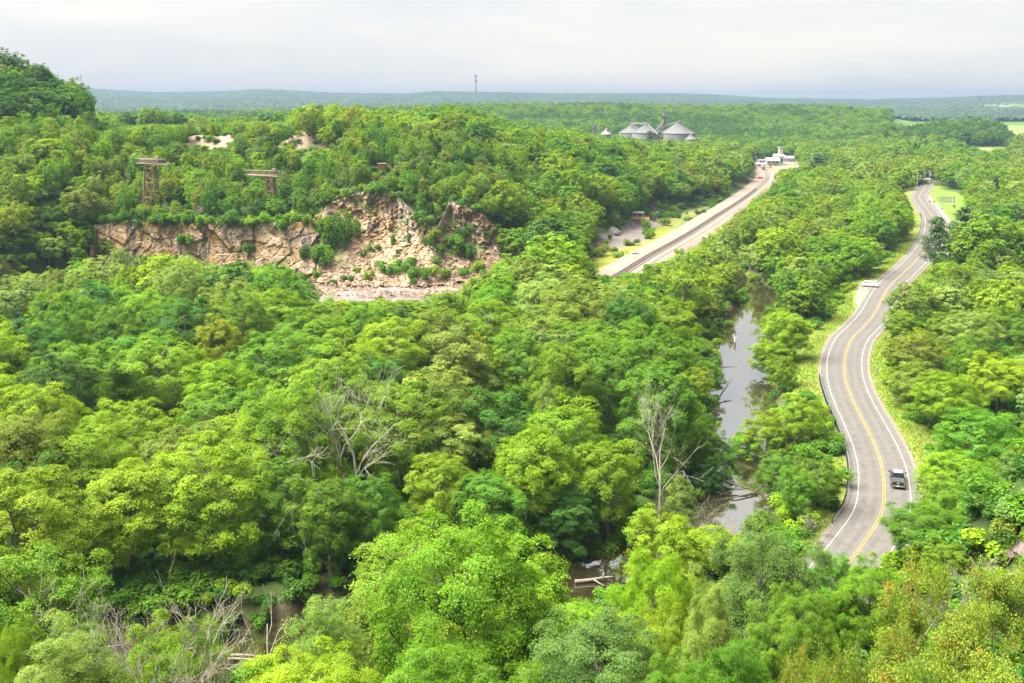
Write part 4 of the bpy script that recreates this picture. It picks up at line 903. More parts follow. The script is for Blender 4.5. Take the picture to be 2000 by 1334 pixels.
def section(y, hw, z0, z1, r=.14, n=3):
    P = []
    for cx_, cz_, a0 in ((hw - r, z1 - r, 0), (-hw + r, z1 - r, 90), (-hw + r, z0 + r, 180), (hw - r, z0 + r, 270)):
        for k in range(n + 1): a = R(a0 + 90 * k / n); P.append((cx_ + r * math.cos(a), y, cz_ + r * math.sin(a)))
    return P
def wheel(parent, x, y, r, w=.24):
    prof = [(r * .62, -w / 2), (r * .93, -w / 2), (r, -w / 2 + .05), (r, w / 2 - .05), (r * .93, w / 2), (r * .62, w / 2)]
    def rot(mb): mb.V = [(z, a, b) for a, b, z in mb.V]; return mb
    wh = rot(MB().lathe(prof, 18)).build('wheel', RUBBER, parent, (x, y, r)); wh['label'] = 'black tyre'
    rot(MB().lathe([(.02, w * .42), (r * .35, w * .46), (r * .63, w * .40)], 12)).build('rim', RIM, wh); rot(MB().lathe([(r * .63, -w * .40), (r * .35, -w * .46), (.02, -w * .42)], 12)).build('rim', RIM, wh)
def quad(mb, pts, off):
    a, b, c, d = (Vector(p) for p in pts); n = (b - a).cross(d - a).normalized() * off; mb.add([p + n for p in (a, b, c, d)], [(0, 1, 2, 3)]); return mb
def vehicle(root, paint, roofpaint, L_, W, cab, hood_z, roof_z, pickup, lamps_rear=True):
    """+y is forward; cab = (rear bottom, front bottom, rear top, front top)"""
    h = W / 2; b0, b1, t0, t1 = cab; hl = L_ / 2
    MB().loft([section(-hl, h * .92, .52, hood_z - .08), section(-hl + .06, h * .98, .46, hood_z - .02), section(b0, h, .42, hood_z), section(b1 - .5, h, .42, hood_z), section(b1 + .25, h * .99, .42, hood_z - .02), section(hl - .3, h * .95, .46, hood_z - .12), section(hl - .03, h * .86, .5, hood_z - .22), section(hl, h * .78, .55, hood_z - .3)]).build('body', paint, root, smooth=False)
    zb = hood_z - .03; zm = roof_z - .07; hb, ht = h * .95, h * .74
    MB().loft([rrect(b0, b1, hb, zb), rrect(b0 + (t0 - b0) * .93, b1 + (t1 - b1) * .93, hb + (ht - hb) * .9, zm), rrect(t0, t1, ht, roof_z - .015)]).build('cabin', paint, root)
    MB().loft([rrect(t0 + .03, t1 - .03, ht * .97, roof_z - .02), rrect(t0 + .1, t1 - .1, ht * .9, roof_z + .02)]).build('roof', roofpaint, root)
    def cp(y_t, x_t, v):   # point on the cabin shell: fore-aft fraction, side fraction, height fraction
        yy0 = b0 + (t0 - b0) * v; yy1 = b1 + (t1 - b1) * v; hh = hb + (ht - hb) * v; return (x_t * hh, yy0 + (yy1 - yy0) * y_t, zb + (zm - zb) * v)
    quad(MB(), [cp(0, .84, .16), cp(0, -.84, .16), cp(0, -.84, .92), cp(0, .84, .92)][::-1], .015 if False else -.02).build('rear_window', GLASS, root)
    quad(MB(), [cp(1, -.86, .1), cp(1, .86, .1), cp(1, .84, .95), cp(1, -.84, .95)], -.02).build('windscreen', GLASS, root)
    for s in (-1, 1):
        for f0, f1 in ((.1, .5), (.54, .9)) if pickup else ((.06, .32), (.36, .62), (.66, .92)):
            q = [cp(f0, s, .2), cp(f1, s, .2), cp(f1 - .02, s, .9), cp(f0 + .02, s, .9)]; quad(MB(), q if s > 0 else q[::-1], .025).build('side_window', GLASS, root)
        m = MB().box((s * (h + .17), b1 - .35, hood_z + .14), (.2, .12, .2)); m.tube([(s * h * .95, b1 - .3, hood_z), (s * (h + .12), b1 - .35, hood_z + .08)], .035, 5); m.build('mirror', BLACKP, root)
        for y_ in (-hl + 1.15, hl - 1.0): wheel(root, s * (h - .13), y_, .39)
        MB().box((s * h * .86, -hl - .01, hood_z - .2), (.2, .06, .3)).build('tail_light', REDL, root); MB().box((s * h * .62, hl - .04, hood_z - .36), (.34, .12, .14)).build('headlight', HEADL, root)
    MB().loft([section(-hl - .16, h * .93, .44, .62, .05), section(-hl + .02, h * .95, .42, .64, .05)]).build('bumper', CHROME if pickup else paint, root); MB().loft([section(hl - .1, h * .9, .38, .6, .06), section(hl + .1, h * .78, .4, .58, .06)]).build('bumper', CHROME if pickup else BLACKP, root)
    MB().box((0, -hl - .175, .56), (.36, .02, .17)).build('number_plate', PLATE, root)
(tx, ty, tzz), ta = road_at(1740, 945, 1.85)
t = thing('pickup_truck', 'black pickup truck with pale cab roof driving up the winding road', 'pickup truck', (tx, ty, ROADZ + .005), ta)
vehicle(t, BLACKP, ROOFSKY, 5.8, 2.0, (-.95, 1.55, -.72, .75), 1.14, 1.86, True)
MB().loft([rrect(-2.82, -1.02, .9, 1.13, .08), rrect(-2.8, -1.05, .86, 1.19, .08)]).build('bed_cover', M('bed_cover', (.03, .034, .036), .6, (.045, .05, .052), 4), t)
tg = MB().box((0, -2.915, .9), (1.6, .05, .42)).build('tailgate', BLACKP, t)
MB().add([(0, -2.945, .93)] + [(.16 * math.cos(a), -2.945, .93 + .07 * math.sin(a)) for a in np.linspace(0, 2 * math.pi, 14, endpoint=False)], T=[(0, (k + 1) % 14 + 1, k + 1) for k in range(14)]).build('emblem', M('emblem_silver', (.6, .6, .58), .4), tg)
sx, sy = at(1699, 560, ROADZ)
t = thing('parked_car', 'white car with dark windows parked on the gravel pull-off', 'car', (sx, sy, ROADZ - .01), R(-112))
vehicle(t, WHITEPAINT, WHITEPAINT, 4.7, 1.85, (-2.2, 1.1, -1.75, .35), 1.02, 1.68, False)
# distant cars
def small_car(px, py, z, rz, paint, label):
    x, y = at(px, py, z); t = thing('parked_car', label, 'car', (x, y, z), rz); vehicle(t, paint, paint, 4.5, 1.8, (-1.9, 1.0, -1.4, .3), .95, 1.45, False)
small_car(1485, 349, RAILZ - .2, R(-80), REDP, 'dark red car on the pale gravel beside the railway')
small_car(1791, 364, ROADZ, R(-85), BLACKP, 'dark car parked at the far end of the road by the poles')

# ------------------------------------------------------------------ guardrails
GALV = M('galvanised_steel', (.30, .34, .33), .5, (.22, .26, .26), 3, metal=.5); POSTW = M('post_timber', (.035, .04, .042), .9); CONC = M('pale_concrete', (.42, .40, .36), .9, (.34, .32, .28), 2)
def line_slice(y_a, y_b): return [i for i, p in enumerate(ROADF) if min(y_a, y_b) <= p[1] <= max(y_a, y_b)]
def guardrail(name, label, idx, off, posts_every, posth, beam_mat, post_mat):
    l = offset_line(ROADF, off)[idx]; l2 = offset_line(ROADF, off - .16)[idx]; o = l[0]
    t = thing(name, label, 'guardrail', (o[0], o[1], ROADZ - .1)); P = [(x - o[0], y - o[1]) for x, y in l]; P2 = [(x - o[0], y - o[1]) for x, y in l2]
    prof = [(.0, .46), (.07, .5), (.0, .57), (.0, .61), (.07, .68), (.0, .74)]
    t_ = np.gradient(np.array(P), axis=0); t_ /= np.linalg.norm(t_, axis=1)[:, None]; V = []
    for (x, y), tt in zip(P, t_):
        for dx, z in prof: V.append((x + tt[1] * dx, y - tt[0] * dx, z + .1))
    n = len(prof); Q = [(i * n + k, i * n + k + 1, (i + 1) * n + k + 1, (i + 1) * n + k) for i in range(len(P) - 1) for k in range(n - 1)]
    MB().add(V, Q).build('beam', beam_mat, t)
    cum = np.cumsum(np.r_[0, np.linalg.norm(np.diff(np.array(P2), axis=0), axis=1)]); pm = MB().box((0, 0, posth / 2 - .2), (.2, .2, posth + .4)).mesh('post'); pm.materials.append(post_mat); bm_ = MB().box((0, 0, .7), (.14, .2, .34)).mesh('block'); bm_.materials.append(post_mat)
    A2 = np.array(P2)
    for s_ in np.arange(.5, cum[-1], posts_every):
        x, y = np.interp(s_, cum, A2[:, 0]), np.interp(s_, cum, A2[:, 1]); p = link('post', pm, None, t, (x, y, .1)); i = int(np.searchsorted(cum, s_)) - 1; p.rotation_euler = (0, 0, math.atan2(t_[i][1], t_[i][0]))
ya, yb_ = at(1607, 735, ROADZ)[1], at(1640, 1045, ROADZ)[1]
guardrail('guardrail', 'steel guardrail on dark posts along the near left road edge', line_slice(ya, yb_), -5.05, 1.0, .78, GALV, POSTW)
ya, yb_ = at(1790, 500, ROADZ)[1], at(1805, 418, ROADZ)[1]
guardrail('guardrail', 'pale guardrail along the far left bend of the road', line_slice(ya, yb_), -5.3, 1.9, .8, CONC, POSTW)

# marker posts and signs
def marker(px, py, label, mat, h=1.1, w=.16, z=None, cap=None):
    x, y, zz = hit(px, py, 100, 700); t = thing('marker_post', label, 'marker post', (x, y, zz)); MB().box((0, 0, h / 2 - .1), (w, w * .6, h + .2), 0, .85).build('post', mat, t)
    MB().box((0, 0, h * .86), (w * 1.12, w * .7, h * .16)).build('reflector', cap or mat, t)
YELM = M('yellow_marker', (.6, .38, .03), .5)
marker(1604, 730, 'yellow marker post at the upper end of the near guardrail', YELM, 1.0)
marker(1712, 732, 'short white marker post on the grass right of the road', WHITEP, 1.5, .3); marker(1775, 880, 'thin white post on the verge beside the pickup truck', WHITEP, 1.2, .14)
marker(1687, 566, 'grey post standing in front of the white parked car', M('grey_post', (.28, .27, .24), .8), 1.6, .14); marker(1697, 568, 'low dark bollard on the pull-off edge beside the white car', POSTW, .8, .2)
def road_sign(px, py, label, mat, diamond, sz=.9, ph=2.0):
    x, y, z = hit(px, py, 300, 800); t = thing('road_sign', label, 'sign', (x, y, z)); MB().tube([(0, .04, -.2), (0, .04, ph + sz * .5)], .045, 6).build('post', GALV, t)
    m = MB().box((0, 0, 0), (sz, .03, sz)); o = m.build('panel', mat, t, (0, -.02, ph + sz * .3)); o.rotation_euler = (0, R(45) if diamond else 0, 0)
ORANGE = M('orange_sign', (.75, .30, .02), .5, (.68, .27, .02), 2)
road_sign(1824, 402, 'orange diamond sign beside the far sidewalk', ORANGE, True, 1.5, 1.6); road_sign(1839, 414, 'small white sign on the lawn beside the sidewalk', WHITEP, False, 1.1, 1.2); road_sign(1816, 399, 'dark brown sign at the roadside junction beside the orange sign', M('brown_sign', (.09, .05, .03), .7), False, .8, 1.3)
# sidewalk and path on the lawn
WALK = M('sidewalk_concrete', (.33, .30, .25), .9, (.28, .25, .21), 1)
def drape(name, pts_px, w, mat, label, cat, dz=.10, step=3.0, zg=None):
    P = catmull([hit(x, y, 300, 2600)[:2] for x, y in pts_px], step); t = np.gradient(P, axis=0); t /= np.linalg.norm(t, axis=1)[:, None] + 1e-9; n = np.stack([t[:, 1], -t[:, 0]], 1)
    a = P - n * w / 2; b = P + n * w / 2; z = np.maximum(terrain(a[:, 0], a[:, 1]), terrain(b[:, 0], b[:, 1])) + dz; V = np.empty((2 * len(P), 3)); V[0::2] = np.column_stack([a, z]); V[1::2] = np.column_stack([b, z]); k = np.arange(len(P) - 1) * 2
    o = link(name, mesh_np(name, V, np.stack([k, k + 1, k + 3, k + 2], 1)), mat); tag(o, label, cat, kind='structure'); return o
drape('sidewalk', [(1809, 380), (1816, 388), (1828, 400), (1840, 414), (1849, 426), (1854, 438), (1856, 455), (1855, 475), (1848, 500)], 1.7, WALK, 'pale concrete sidewalk crossing the lawn right of the road', 'sidewalk')
drape('path', [(1812, 396), (1835, 397), (1872, 399)], 2.2, WALK, 'pale path crossing the lawn to the fence', 'path')
drape('dirt_road', [(1946, 316), (1962, 306), (1980, 300), (1992, 292), (2006, 282)], 9, M('dirt', (.40, .32, .23), .95), 'pale dirt road climbing past the field at far right', 'dirt road', .5)

# utility poles
WOODP = M('weathered_pole', (.34, .32, .28), .9, (.26, .24, .2), 2)
def utility_pole(px, pyt, pyb, label, arms=1, tank=False, y1=1200, grp='utility poles at the far end of the road'):
    x, y, z = hit(px, pyb, 400, y1); h = at_y(px, pyt, y)[2] - z; t = thing('utility_pole', label, 'utility pole', (x, y, z), R(random.uniform(-25, 25)), grp)
    MB().tube([(0, 0, -.5), (0, 0, h)], [.24, .16], 8).build('pole', WOODP, t)
    for k in range(arms):
        MB().box((0, .1, h - .5 - k * 1.2), (2.8, .14, .2)).build('crossarm', WOODP, t)
        for s in (-1.25, -.5, .5, 1.25): MB().lathe([(.01, .0), (.07, .0), (.09, .1), (.04, .22), (.01, .22)], 8, (s, .1, h - .4 - k * 1.2)).build('insulator', CONC, t)
    if tank: MB().lathe([(.01, 0), (.34, 0), (.36, .1), (.36, .95), (.3, 1.05), (.01, 1.08)], 12, (.45, 0, h - 3.1)).build('transformer', M('transformer_grey', (.42, .43, .43), .5), t)
for a in [(1766, 347, 367, 'short utility pole, leftmost of the row at the road end', 1, False), (1774, 345, 363, 'bare utility pole second from left at the road end', 0, False), (1781, 343, 362, 'utility pole with transformer third from left at road end', 1, True), (1791, 337, 365, 'tall plain utility pole left of the grey shelter', 0, False), (1804, 335, 361, 'tall utility pole with crossarm in front of the grey shelter', 1, False), (1815, 333, 357, 'utility pole with two crossarms and transformer, rightmost at road end', 2, True)]: utility_pole(*a)
utility_pole(1477, 305, 324, 'utility pole left of the village houses beyond the railway', 1, False, 1300, 'utility poles in the village'); utility_pole(1493, 306, 321, 'utility pole behind the village trailer', 1, False, 1300, 'utility poles in the village')
utility_pole(1825, 376, 398, 'thin pole beside the sidewalk at the fenced cage', 0, False, 1200, 'utility poles at the far end of the road')

# ------------------------------------------------------------------ shelters, fence cage, houses
def rail_frame(t, w, d, h, bars_x, mat, name='post', r=.07):
    for i in range(bars_x + 1):
        for yy in (-d / 2, d / 2): MB().tube([(-w / 2 + w * i / bars_x, yy, -.3), (-w / 2 + w * i / bars_x, yy, h)], r, 6).build(name, mat, t)
x, y, z = hit(1801, 359, 500, 900); t = thing('open_shelter', 'pale grey open-sided shelter behind the utility poles', 'shelter', (x, y, z)); rail_frame(t, 9, 5, 3.0, 4, CONC, r=.16)
MB().loft([rrect(-3.0, 3.0, 5.0, 3.0, .1), rrect(-2.7, 2.7, 4.6, 3.7, .1)]).build('roof', M('shelter_roof', (.36, .36, .36), .6), t); MB().box((0, -2.6, 2.7), (9.4, .14, .5)).build('fascia', CONC, t); MB().box((0, 1.5, .9), (8.4, .15, 1.8)).build('back_wall', M('shelter_wall', (.22, .22, .22), .8), t)
x, y, z = hit(1847, 396, 400, 900); t = thing('chain_link_cage', 'white-topped chain-link fence cage on the far lawn', 'fence', (x, y, z)); rail_frame(t, 8.6, 4, 3.2, 5, GALV)
for yy in (-2, 2): MB().box((0, yy, 3.2), (8.8, .14, .28)).build('top_rail', WHITEP, t)
for yy in (-2.02, 1.98):
    m = MB()
    for k in range(44): m.box((-4.3 + k * .2, yy, 1.6), (.03, .02, 3.1))
    for k in range(14): m.box((0, yy - .004, .15 + k * .22), (8.6, .02, .03))
    tag(m.build('wire_mesh', GALV, t), kind='stuff')
MB().box((4.7, 0, 2.2), (.7, .7, 4.6)).build('pillar', WHITEP, t)
def house(name, px, py, w, d, h, roofh, wallm, roofm, label, cat='house', rz=0.0, y0=600, y1=6000, chimney=None, wins=3, door=True, grp=None):
    x, y, z = hit(px, py, y0, y1) if y1 < 5000 else hit_far(px, py); t = thing(name, label, cat, (x, y, z), rz, grp)
    MB().box((0, 0, h / 2 - .5), (w, d, h + 1)).build('wall', wallm, t)
    o = .35; V = [(-w / 2 - o, -d / 2 - o, h - .05), (w / 2 + o, -d / 2 - o, h - .05), (w / 2 + o, d / 2 + o, h - .05), (-w / 2 - o, d / 2 + o, h - .05), (-w / 2 - o, 0, h + roofh), (w / 2 + o, 0, h + roofh)]
    r_ = MB().add(V, [(0, 1, 5, 4), (2, 3, 4, 5), (3, 2, 1, 0)], [(1, 2, 5), (3, 0, 4)]).build('roof', roofm, t)
    for k in range(wins): MB().box((-w / 2 + w * (k + .5) / wins, -d / 2 - .02, h * .55), (w / wins * .35, .08, h * .32)).build('window', GLASS, t)
    if door: MB().box((w * .18, -d / 2 - .03, h * .32), (1.1, .06, h * .64)).build('door', M('door_brown', (.12, .08, .05), .7), t)
    if chimney: MB().box((chimney[0], 0, h + roofh * .5), (chimney[1], chimney[1], chimney[2])).build('chimney', M('chimney_stone', (.34, .30, .27), .9), r_)
    return t
def hit_far(px, py): return hit(px, py, 900, 6500)
SIDING = M('white_siding', (.25, .245, .23), .8, (.21, .205, .19), 1.5); GREYROOF = M('grey_roof', (.30, .30, .31), .8, (.24, .24, .25), 1); WROOF = M('white_roof', (.23, .23, .23), .6, (.19, .19, .19), 1); TANW = M('tan_wall', (.38, .33, .25), .8)
house('house', 1508, 323, 11, 8, 4.5, 2.6, SIDING, GREYROOF, 'white gabled house left of the grey mill tower in the village', y1=1300)
t = house('mill_building', 1520, 321, 9, 8, 7.5, 2.0, M('mill_grey', (.40, .38, .36), .8, (.34, .32, .3), 1), GREYROOF, 'grey mill building with a tall tower in the village', 'mill', y1=1300, wins=2)
MB().box((1.6, .5, 7.5), (3.6, 3.6, 15), 0, .92).build('tower', M('mill_tower', (.44, .40, .36), .8, (.36, .32, .29), 1), t); MB().box((1.6, .5, 15.2), (4.2, 4.2, .6)).build('tower_cap', GREYROOF, t)
house('shed', 1541, 316, 11, 7, 3.6, 2.0, SIDING, WROOF, 'long white shed right of the grey mill tower', 'shed', R(-20), y1=1300); house('trailer_home', 1494, 319, 13, 4, 2.9, .6, SIDING, WROOF, 'low white trailer home left of the village house', 'trailer', R(8), y1=1300, wins=4); house('shed', 1484, 326, 5, 4, 2.6, 1.0, SIDING, WROOF, 'small white shed beside the railway wagon', 'shed', y1=1300, wins=1)
house('shed', 1965, 409, 8, 5, 3.0, 1.2, M('grey_shed', (.33, .30, .29), .8), GREYROOF, 'grey shed half hidden among trees right of the lawn', 'shed', R(15), 300, 900, wins=1)
house('shed', 1924, 326, 7, 5, 3, 1.3, SIDING, WROOF, 'small white shed below the pale dirt road at far right', 'shed', 0, 600, 1400, wins=1)
house('barn', 1961, 212, 40, 16, 6, 5, WROOF, WROOF, 'long white barn high on the far right ridge', 'barn', 0, 900, 6500, wins=0, door=False); house('barn', 1999, 213, 30, 16, 6, 5, WROOF, WROOF, 'white barn at the right edge of the far ridge', 'barn', 0, 900, 6500, wins=0, door=False)
house('farmhouse', 1861, 243, 16, 10, 7, 4, SIDING, WROOF, 'tiny white farmhouse before the dark tree line at far right', 'house', 0, 900, 6500, wins=3)
# yellow loader in the village
x, y, z = hit(1503, 328, 600, 1200); t = thing('yellow_loader', 'yellow loader parked in front of the village house', 'loader', (x, y, z), R(20)); MB().loft([section(-2, .9, .6, 1.5), section(1.2, .9, .6, 1.4), section(2, .7, .6, 1.1)]).build('body', YELM, t); MB().box((0, -.6, 2.1), (1.3, 1.3, 1.3), 0, .85).build('cab', GLASS, t); MB().box((0, 2.8, .5), (2.2, .8, .8), 0, .8).build('bucket', YELM, t)
for s in (-1, 1):
    for q in (-1.3, 1.2): wheel(t, s * .95, q, .6, .45)
    MB().tube([(s * .6, .8, 1.4), (s * .6, 2.0, 1.3), (s * .6, 2.6, .7)], .1, 5).build('lift_arm', YELM, t)
# hopper wagon on the track, seen end-on
x, y = at(1473, 330, RAILZ); i = int(np.argmin(np.hypot(RAILF[:, 0] - x, RAILF[:, 1] - y))); tv = RAILF[i + 2] - RAILF[i - 2]; wa = math.atan2(tv[1], tv[0]) - math.pi / 2
t = thing('hopper_wagon', 'grey railway hopper wagon at the bend of the track', 'rail wagon', (RAILF[i, 0], RAILF[i, 1], RAILZ + .2), wa); WAG = M('wagon_grey', (.36, .38, .38), .6, (.28, .29, .29), 1)
MB().loft([section(-6, 1.5, 1.5, 4.4, .2), section(6, 1.5, 1.5, 4.4, .2)]).build('body', WAG, t); 
for q in (-3.4, 0, 3.4): MB().loft([rrect(q - 1.5, q + 1.5, 1.3, 1.5, .1), rrect(q - .4, q + .4, .4, .6, .1)][::-1]).build('hopper', WAG, t)
for q in (-4.6, 4.6):
    for s in (-1, 1): wheel(t, s * .76, q - .8, .45, .14); wheel(t, s * .76, q + .8, .45, .14)
for s in (-1, 1):
    for q in (-6.06, 6.06): MB().tube([(s * 1.2, q, 1.2), (s * 1.2, q, 4.4)], .05, 5).build('ladder_rail', M('dark_steel', (.07, .07, .07), .6), t)
MB().box((0, 0, 1.35), (2.6, 13, .25)).build('frame', MATS['dark_steel'], t)

# ------------------------------------------------------------------ yard beside the railway
x, y, z = hit(1246, 428, 380, 700); t = thing('site_cabin', 'white site cabin at the back of the gravel yard', 'cabin', (x, y, z), R(-14)); MB().box((0, 0, 1.65), (5.2, 2.8, 2.7)).build('wall', SIDING, t); MB().loft([rrect(-1.6, 1.6, 2.8, 3.0, .05), rrect(-1.5, 1.5, 2.6, 3.25, .05)]).build('roof', WROOF, t)
for q in (-1.5, .9): MB().box((q, -1.41, 1.9), (.9, .06, .9)).build('window', GLASS, t)
MB().box((2.0, -1.41, 1.3), (.8, .06, 1.9)).build('door', MATS['door_brown'], t)
for s in (-1, 1): wheel(t, s * .6, 0, .3, .2)
x, y, z = hit(1243, 431, 380, 700); t = thing('flatbed_trailer', 'long rusty red flatbed trailer in front of the site cabin', 'trailer', (x, y - 1.5, z), R(-4)); RUSTR = M('red_rust', (.30, .09, .05), .8, (.22, .08, .05), 1); ORB = M('orange_boards', (.48, .27, .11), .9, (.4, .22, .1), 1)
MB().box((0, 0, .95), (12, 2.4, .35)).build('deck', RUSTR, t); MB().box((0, .9, 1.5), (11.6, .15, .75)).build('side_board', ORB, t); MB().box((0, 0, 1.16), (11.8, 2.2, .06)).build('boards', ORB, t)
for q in (-4.2, -3.1, 3.1, 4.2):
    w_ = MB().lathe([(.05, -.12), (.38, -.12), (.42, 0), (.38, .12), (.05, .12)], 14); w_.V = [(a, c, b) for a, b, c in w_.V]; w_.build('wheel', RUBBER, t, (q, -1.1, .42))
x, y, z = hit(1284, 424, 400, 700); t = thing('portable_toilet', 'teal portable toilet booth at the wood edge by the yard', 'portable toilet', (x, y, z)); TEAL = M('teal_plastic', (.02, .22, .24), .5, (.02, .19, .21), 2); MB().box((0, 0, 1.1), (1.3, 1.3, 2.2)).build('wall', TEAL, t); MB().loft([rrect(-.7, .7, .7, 2.2, .1), rrect(-.45, .45, .45, 2.5, .1)]).build('roof', WROOF, t); MB().box((0, -.67, 1.05), (.9, .05, 1.9)).build('door', TEAL, t)
x, y, z = hit(1241, 497, 330, 600); t = thing('tie_stack', 'stack of old railway ties on the grass beside the track', 'timber stack', (x, y, z), R(22)); TIE = M('tie_wood', (.14, .12, .10), .95, (.2, .17, .14), 2)
tm = MB().box((0, 0, 0), (2.6, .26, .2)).mesh('tie'); tm.materials.append(TIE)
for k in range(3):
    for q in range(5 - k): o = link('tie', tm, None, t, (random.uniform(-.1, .1), (q - (4 - k) / 2) * .3, .1 + k * .21)); o.rotation_euler = (0, 0, random.uniform(-.05, .05))

# ------------------------------------------------------------------ rocks
def boulder_mesh(seed, n=2):
    import bmesh
    bm = bmesh.new(); bmesh.ops.create_icosphere(bm, subdivisions=3, radius=1); rng = np.random.default_rng(seed); pl = unit(rng.normal(size=(16, 3))); dd = rng.uniform(.62, .95, 16)
    for v in bm.verts:
        p = np.array(v.co); k = pl @ p; s = min(1.0, float(np.min(np.where(k > .05, dd / np.maximum(k, .05), 9)))); v.co = Vector(p * s * (1 + .03 * rng.normal()))
    me = bpy.data.meshes.new('boulder'); bm.to_mesh(me); bm.free(); return me
ROCKP = M('pink_rock', (.15, .115, .10), .9, (.08, .064, .058), 2.2, .6, bscale=5); ROCKG = M('grey_rock', (.2, .18, .155), .9, (.12, .11, .1), 1.5, .6, bscale=5)
for k, (px, py, s, st, lb, m) in enumerate([(1984, 1080, 1.15, (1.6, 1, .7), 'large pink tilted boulder at the right edge of the bluff', ROCKP), (1998, 1095, 1.3, (1.2, 1, .8), 'brown boulder below the large pink boulder at right edge', ROCKP), (1955, 1052, .8, (1.2, 1, .8), 'small pale boulder left of the large pink boulder', ROCKG), (1966, 1044, .9, (1, 1, .8), 'dark reddish boulder above the pale boulder on the bluff', ROCKP), (1975, 1056, .7, (1.1, 1, .9), 'light grey boulder between the reddish and pink boulders', ROCKG), (1210, 456, 1.2, (1.2, 1, .8), 'pale boulder beside the gravel pile in the yard', ROCKG), (1165, 468, 1.3, (1.4, 1, .7), 'white boulder at the left end of the gravel yard', ROCKG), (613, 514, 1.7, (1.3, 1, .8), 'rounded grey boulder at the foot of the orange cliff', ROCKG)]):
    x, y, z = hit(px, py, 40, 700); o = link('boulder', boulder_mesh(60 + k), m, None, (x, y, z + s * .25)); s = s * (.72 if py > 1000 else 1); o.scale = (s * st[0], s * st[1], s * st[2]); o.rotation_euler = (.25, -.35, k * 1.1); tag(o, lb, 'boulder')

# ------------------------------------------------------------------ conveyor towers in the quarry
RUST = M('rusty_steel', (.24, .15, .10), .85, (.15, .09, .06), 3, .2); PALEW = M('weathered_boards', (.28, .24, .19), .9, (.18, .145, .11), 3); DRUM = M('drum_black', (.03, .032, .036), .6)
def bar(t, name, a, b, r, mat): return MB().tube([a, b], r, 4).build(name, mat, t)
def conveyor(px0, px1, pyt, pyb_, Y, label, legx, legtop, legbot, lean, solid, drum):
    X0, _, zt = at_y(px0, pyt, Y); X1 = at_y(px1, pyt, Y)[0]; xm, zl = at_y(legx, pyb_, Y)[0], at_y(legx, pyb_, Y)[2]; zg = tz(xm, Y); t = thing('conveyor_tower', label, 'conveyor', (xm, Y, zg), R(-8)); w = X1 - X0; H = zt - zg; x0 = X0 - xm; x1 = X1 - xm; d = 2.6
    hb = 1.6
    for s in (-1, 1):
        bar(t, 'deck_beam', (x0, s * d / 2, H - hb), (x1, s * d / 2, H - hb - .5), .16, PALEW); bar(t, 'hand_rail', (x0, s * d / 2, H - .1), (x1 * .7, s * d / 2, H - .3), .07, PALEW)
        n = 13
        for k in range(n + 1):
            xx = x0 + (x1 * .9 - x0) * k / n; bar(t, 'baluster', (xx, s * d / 2, H - hb - .2 * k / n), (xx, s * d / 2, H - .15), .06, PALEW if k % 2 else RUST)
        if solid: MB().box(((x0 + x1) / 2 - w * .08, s * (d / 2 - .1), H - .95), (w * .62, .06, .95)).build('side_panel', PALEW, t)
        else:
            for k in range(n): bar(t, 'diagonal', (x0 + (x1 * .9 - x0) * k / n, s * d / 2, H - hb), (x0 + (x1 * .9 - x0) * (k + 1) / n, s * d / 2, H - .2), .045, PALEW)
    MB().box(((x0 + x1) / 2, 0, H - hb - .1), (w * .96, d * .9, .12)).build('deck', RUST, t)
    if solid: MB().box(((x0 + x1) / 2 - w * .1, 0, H - .42), (w * .6, d * .8, .1)).build('belt_cover', RUST, t)
    m = MB().lathe([(.02, -1.1), (drum, -1.1), (drum, 1.1), (.02, 1.1)], 14); m.V = [(a * 1.0, c, b) for a, b, c in m.V]; m.build('drum', DRUM, t, (x1 * .72, 0, H - .9))
    MB().box((x1 * .45, 0, H + .1), (1.2, 1.2, .9)).build('motor_housing', PALEW, t)
    lt, lb = legtop / 2, legbot / 2; zb0 = -1.5; zt0 = H - hb - .3; C = []
    for sx_ in (-1, 1):
        for sy_ in (-1, 1):
            a = (sx_ * lt + lean, sy_ * 1.2, zt0); b = (sx_ * lb, sy_ * lb * .8, zb0); bar(t, 'leg', b, a, .24, RUST); C.append((a, b))
    def lp(i, f): a, b = C[i]; return tuple(b[k] + (a[k] - b[k]) * f for k in range(3))
    fr = [.12, .36, .64, .92]
    for i, j in ((0, 1), (1, 3), (3, 2), (2, 0)):
        for f in fr: bar(t, 'girt', lp(i, f), lp(j, f), .15, RUST)
        for f0, f1 in zip(fr[:-1], fr[1:]): bar(t, 'brace', lp(i, f0), lp(j, f1), .11, RUST); bar(t, 'brace', lp(j, f0), lp(i, f1), .09, RUST)
conveyor(267, 331, 309, 390, 350, 'rusty steel conveyor tower with pale railed deck above the cliff', 296, 2.6, 5.0, .4, True, .5)
conveyor(479, 546, 332, 392, 351, 'pale lattice conveyor boom on slim grey legs above the cliff', 530, 2.2, 2.6, 0, False, .35)
x, y, z = at_y(746, 322, 376); zg = tz(x, 376); t = thing('rusty_hopper', 'small rusty hopper on legs among trees above the spur', 'hopper', (x, 376, zg)); hh = z - zg; MB().loft([rrect(-1.1, 1.1, .7, hh - 1.8, .1), rrect(-1.3, 1.3, 1.4, hh - .3, .1), rrect(-1.3, 1.3, 1.4, hh + .4, .1)]).build('bin', RUST, t); MB().box((0, 0, hh + .5), (3.3, 3.0, .15)).build('roof', RUST, t)
for s in (-1, 1):
    for q in (-1, 1): bar(t, 'leg', (s * 1.3, q * 1.1, -1), (s * 1.3, q * 1.1, hh - .2), .12, RUST)
bar(t, 'chute', (2, 0, hh), (4.5, 0, hh - 2.5), .3, RUST)

